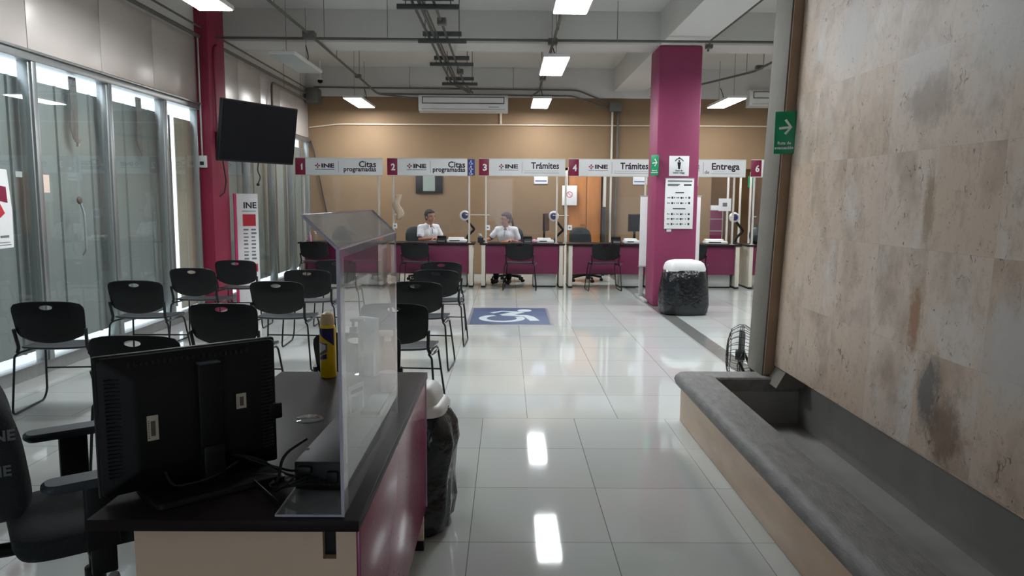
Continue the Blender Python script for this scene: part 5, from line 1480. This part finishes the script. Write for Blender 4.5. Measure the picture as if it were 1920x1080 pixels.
e.box(xs - 0.158, y0 - 0.002, 0.0, xs, y0, 0.005).box(xs - 0.160, y0, 0, xs - 0.158, y1, 0.005)
e.tube([(xs - th / 2, y0, zt), (xs - th / 2, y1, zt)], 0.0045, seg=8)
for yy in (y0, y1):
    e.tube([(xs - th / 2, yy, zt), (xs - th / 2 + dx, yy, zt + dz)], 0.0040, seg=8)
e.tube([(xs - th / 2 + dx, y0, zt + dz), (xs - th / 2 + dx, y1, zt + dz)], 0.0036, seg=8)
e.build('polished_edges', M['acrylicedge'], t)

# ------------------------------------------------------------------ monitor seen from behind
pL, pR = Vector((-0.966, 1.715, 0)), Vector((-0.630, 2.0, 0))
cen = (pL + pR) / 2; dr = (pR - pL); wdt = dr.length; ang = math.atan2(dr.y, dr.x)
t = thing('computer_monitor', 'large black computer monitor seen from behind on the near desk', 'monitor', (cen.x, cen.y, DZ), ang)
zb, zt_ = 0.012, 0.357
w2 = wdt / 2
MB().box(-w2, 0.0, zb, w2, 0.022, zt_, bevel=0.006, seg=3).build('bezel', M['matt'], t)
MB().box(-w2 + 0.016, 0.0215, zb + 0.02, w2 - 0.016, 0.0235, zt_ - 0.016).build('screen', M['screen'], t)
bk = MB()
def bring(f, y, fx=None): 
    fx = fx or f; zc = (zb + zt_) / 2; hz = (zt_ - zb) / 2
    return [(x * fx, y, zc + z * f) for x, z in round_poly([(-w2, -hz), (w2, -hz), (w2, hz), (-w2, hz)], 0.012, n=3)]
bk.ring_loft([bring(0.985, 0.002), bring(0.97, -0.006), bring(0.68, -0.030, 0.66), bring(0.64, -0.032, 0.62)])
back = bk.build('back_cover', M['matt'], t)
v = MB()
def plane_y(x, z):   # surface of the sloped back cover
    zc = (zb + zt_) / 2; hz = (zt_ - zb) / 2
    f = max(abs(x) / w2, abs(z - zc) / hz)
    return -0.006 - 0.024 * (0.97 - min(max(f, 0.68), 0.97)) / 0.29
for k in range(22):                       # slots along the top
    x = -0.15 + k * 0.0135
    v.box(x, plane_y(x, zt_ - 0.028) - 0.0012, zt_ - 0.040, x + 0.005, plane_y(x, zt_ - 0.028) + 0.004, zt_ - 0.020)
for s in (-1, 1):                         # louvres down both sides
    for k in range(26):
        z = zb + 0.05 + k * 0.0095
        x = s * (w2 - 0.040); y = plane_y(x, 0.18)
        v.box(x - 0.022, y - 0.003, z, x + 0.022, y + 0.006, z + 0.0042)
v.build('vent_slots', M['inkblack'], back)
for x, z, w, h in ((-0.105, 0.175, 0.026, 0.062), (0.112, 0.205, 0.026, 0.040)):
    y = plane_y(x, z) - 0.003
    lb = MB().box(x - w / 2, y - 0.002, z - h / 2, x + w / 2, y, z + h / 2, bevel=0.0008).build('sticker', mat('cream sticker', rgb(206, 196, 176), 0.6), back)
    mb = MB().box(x - w * 0.18, y - 0.0026, z - h * 0.32, x + w * 0.22, y - 0.0019, z + h * 0.28)
    for k in range(9):
        mb.box(x - w * 0.42, y - 0.0026, z - h * 0.4 + k * h * 0.085, x - w * 0.30, y - 0.0019, z - h * 0.37 + k * h * 0.085)
    mb.build('barcode', M['brownedge'], lb)
cl = MB().box(0.0, -0.052, 0.075, 0.058, -0.028, 0.318, bevel=0.004)
cl.box(0.004, -0.062, 0.0, 0.058, -0.020, 0.11, bevel=0.006).build('stand_column', M['matt'], t)
MB().box(0.002, -0.056, 0.317, 0.056, -0.028, 0.322, bevel=0.002).build('column_cap', M['padgrey'], t)
sp = round_poly([(-0.135, -0.135), (0.19, -0.135), (0.19, 0.055), (-0.135, 0.055)], [0.03] * 4)
MB().ring_loft([[(0.027 + (x - 0.027) * f, y * f, z) for x, y in sp] for f, z in ((0.97, 0.0), (1.0, 0.004), (1.0, 0.012), (0.97, 0.017), (0.02, 0.017))]).build('stand_foot', M['matt'], t)
MB().box(w2 - 0.03, -0.022, 0.135, w2 + 0.008, 0.004, 0.178, bevel=0.004).build('side_plug', M['matt'], t)
for q, (p0, p1, p2, p3) in enumerate((((0.10, -0.02, 0.06), (0.16, -0.06, 0.03), (0.22, -0.10, 0.006), (0.26, -0.08, 0.006)), ((0.06, -0.02, 0.07), (0.14, -0.04, 0.05), (0.20, -0.13, 0.006), (0.25, -0.15, 0.006)), ((-0.08, -0.02, 0.06), (-0.07, -0.05, 0.02), (0.02, -0.075, 0.03), (0.10, -0.03, 0.045)))):
    MB().tube(fillet([p0, p1, p2, p3], 0.04), 0.0035, seg=6).build('lead', M['cable'], t)

# ------------------------------------------------------------------ small things on the near desk
t = thing('desktop_computer', 'flat black desktop computer behind the clear shield, beside the monitor', 'computer', (-0.462, 1.80, DZ + 0.0065), R(-2))
MB().box(-0.066, 0.0, 0.0, 0.066, 0.42, 0.072, bevel=0.004).build('case', M['matt'], t)
mb = MB()
for k in range(9): mb.box(-0.055 + k * 0.012, -0.0015, 0.012, -0.049 + k * 0.012, 0.002, 0.034)
mb.build('rear_vents', M['inkblack'], t)
MB().box(0.018, -0.012, 0.02, 0.045, 0.0, 0.05, bevel=0.002).build('plug', M['matt'], t)
MB().box(-0.055, -0.016, 0.045, -0.02, 0.0, 0.062, bevel=0.002).build('plug', M['matt'], t)
for q in range(4):
    MB().tube(fillet([(-0.05 + q * 0.022, -0.01, 0.05 - q * 0.009), (-0.07 + q * 0.012, -0.045, 0.03), (-0.11 - q * 0.008, -0.03 + q * 0.008, 0.002), (-0.14, 0.03 + q * 0.02, 0.002)], 0.03), 0.0034, seg=6).build('lead', M['cable'], t)
t = thing('cable_coil', 'loose black cables looping up between monitor and desktop computer', 'cable', (0, 0, DZ))
MB().tube(fillet([(-0.60, 1.83, 0.004), (-0.565, 1.79, 0.03), (-0.575, 1.86, 0.075), (-0.53, 1.93, 0.095)], 0.05), 0.0038, seg=6).build('looped_lead', M['cable'], t)
MB().tube(fillet([(-0.68, 1.90, 0.004), (-0.62, 1.80, 0.02), (-0.56, 1.74, 0.006), (-0.545, 1.72, 0.006)], 0.05), 0.0040, seg=6).build('looped_lead', M['cable'], t)
t = thing('power_supply', 'small black slotted power box standing along the clear shield', 'power supply', (-0.425, 2.27, DZ + 0.0065), 0)
MB().box(-0.030, 0.0, 0.0, 0.030, 0.215, 0.066, bevel=0.003).build('case', M['matt'], t)
mb = MB()
for k in range(12):
    mb.box(0.0295, 0.014 + k * 0.016, 0.044, 0.0312, 0.021 + k * 0.016, 0.062)
mb.build('vent_slots', M['liquid'], t)

t = thing('spray_can', 'yellow spray can with cream cap on the near desk', 'spray can', (-0.735, 3.03, DZ))
MB().lathe([(0.0, 0.0), (0.031, 0.0), (0.033, 0.004), (0.033, 0.20), (0.030, 0.214), (0.026, 0.218), (0, 0.218)], seg=32).build('body', M['yellow'], t)
MB().lathe([(0.027, 0.216), (0.029, 0.222), (0.028, 0.245), (0.022, 0.262), (0.010, 0.269), (0, 0.270)], seg=24).build('cap', M['capcream'], t)
def wrap(name, m, r, prof):
    mb = MB(); A = []; B = []
    for a, z0, z1 in prof:
        A.append(mb.bm.verts.new((r * math.cos(R(a)), r * math.sin(R(a)), z0))); B.append(mb.bm.verts.new((r * math.cos(R(a)), r * math.sin(R(a)), z1)))
    for i in range(len(A) - 1): mb.bm.faces.new((A[i], A[i + 1], B[i + 1], B[i]))
    mb.build(name, m, t)
wrap('navy_band', M['navy'], 0.0334, [(-175 + 8 * k, 0.196 - 0.0035 * k, 0.205) for k in range(19)])
wrap('pale_label', M['inkgrey'], 0.0336, [(-165 + 7 * k, 0.085 + 0.002 * k, 0.150 - 0.0005 * k) for k in range(13)])
wrap('white_label', M['paper'], 0.0338, [(-160 + 6 * k, 0.098 + 0.002 * k, 0.148 - 0.001 * k) for k in range(12)])
wrap('navy_base_mark', M['navy'], 0.0335, [(-150 + 8 * k, 0.073 + 0.001 * k, 0.086 + 0.002 * k) for k in range(9)])

t = thing('pump_bottle', 'clear pump bottle behind the shield on the near desk', 'bottle', (-0.615, 2.96, DZ))
MB().lathe([(0.0, 0.0), (0.037, 0.0), (0.040, 0.006), (0.040, 0.14), (0.034, 0.165), (0.016, 0.185), (0.014, 0.20), (0, 0.20)], seg=28).build('body', M['bottle'], t)
MB().cyl((0, 0, 0.20), (0, 0, 0.222), 0.016).cyl((0, 0, 0.222), (0, 0, 0.245), 0.006, seg=8).box(-0.012, -0.01, 0.243, 0.045, 0.01, 0.256, bevel=0.003).build('pump', M['white'], t)
t = thing('spray_bottle', 'clear bottle with pink liquid behind the shield, nearer the bin', 'bottle', (-0.452, 2.80, DZ))
MB().lathe([(0.0, 0.0), (0.034, 0.0), (0.036, 0.005), (0.035, 0.11), (0.026, 0.15), (0.013, 0.18), (0.013, 0.195), (0, 0.195)], seg=28).build('body', M['bottle'], t)
MB().lathe([(0.0, 0.003), (0.031, 0.003), (0.032, 0.075), (0, 0.075)], seg=24).build('liquid', M['liquid'], t)
MB().cyl((0, 0, 0.195), (0, 0, 0.215), 0.014).box(-0.035, -0.009, 0.213, 0.02, 0.009, 0.235, bevel=0.004).build('trigger', M['white'], t)
t = thing('leaflet_holder', 'clear leaflet holder with white leaflets standing behind the pump bottle', 'holder', (-0.575, 3.05, DZ), R(-30))
MB().box(-0.05, -0.03, 0, 0.05, 0.03, 0.004).box(-0.05, 0.026, 0, 0.05, 0.030, 0.19).box(-0.05, -0.03, 0, 0.05, -0.026, 0.11).build('holder', M['bottle'], t)
MB().box(-0.045, -0.01, 0.004, 0.045, 0.02, 0.245, bevel=0.002).build('leaflets', M['paper'], t)
t = thing('table_sign', 'small upright white card in a clear stand inside the shield', 'card', (-0.485, 2.36, DZ), R(70))
MB().box(-0.045, -0.022, 0, 0.045, 0.022, 0.004).build('stand', M['bottle'], t)
MB().box(-0.045, -0.003, 0.004, 0.045, 0.0, 0.135).build('card', M['paper'], t)
MB().box(-0.03, -0.004, 0.05, 0.03, -0.003, 0.10).box(-0.035, -0.004, 0.11, 0.035, -0.003, 0.122).box(-0.035, -0.004, 0.018, 0.035, -0.003, 0.03).build('print', M['inkgrey'], t)
tag(MB().lathe([(0.0, 0.0), (0.045, 0.0), (0.047, 0.003), (0.044, 0.0045), (0, 0.0035)], seg=32).build('saucer', M['bottle'], None, loc=(-0.655, 2.42, DZ)), 'round clear dish on the near desk in front of the spray can', 'dish')
WORLD, EXPO = 2.0, 0.38
# ------------------------------------------------------------------ daylight outside, camera
w = bpy.data.worlds.new('overcast daylight'); SC.world = w
w.use_nodes = True
bg = w.node_tree.nodes['Background']
bg.inputs['Color'].default_value = (0.80, 0.90, 1.0, 1); bg.inputs['Strength'].default_value = WORLD

F_ = 1400.0
cam = bpy.data.cameras.new('camera'); co = bpy.data.objects.new('camera', cam); COL.objects.link(co)
cam.sensor_width = 36.0; cam.sensor_fit = 'HORIZONTAL'; cam.lens = F_ * 36.0 / 1920.0; cam.clip_start = 0.02
P_, Y_, L_ = math.atan(165 / 1400.0), R(0.4), R(0.4)
fw = Vector((math.sin(Y_) * math.cos(P_), math.cos(Y_) * math.cos(P_), -math.sin(P_)))
r0 = Vector((math.cos(Y_), -math.sin(Y_), 0)); u0 = Vector((math.sin(Y_) * math.sin(P_), math.cos(Y_) * math.sin(P_), math.cos(P_)))
rr = r0 * math.cos(L_) + u0 * math.sin(L_); uu = -r0 * math.sin(L_) + u0 * math.cos(L_)
mw = Matrix((rr, uu, -fw)).transposed().to_4x4(); mw.translation = (0, 0, 1.48)
co.matrix_world = mw
SC.camera = co
SC.view_settings.view_transform = 'Standard'
SC.view_settings.look = 'None'
SC.view_settings.gamma = 1.0
SC.view_settings.use_curve_mapping = False
SC.view_settings.exposure = EXPO
SC.cycles.max_bounces = 10
SC.cycles.transparent_max_bounces = 24
SC.cycles.caustics_reflective = False
SC.cycles.caustics_refractive = False
SC.cycles.sample_clamp_indirect = 6.0
SC.cycles.use_denoising = True
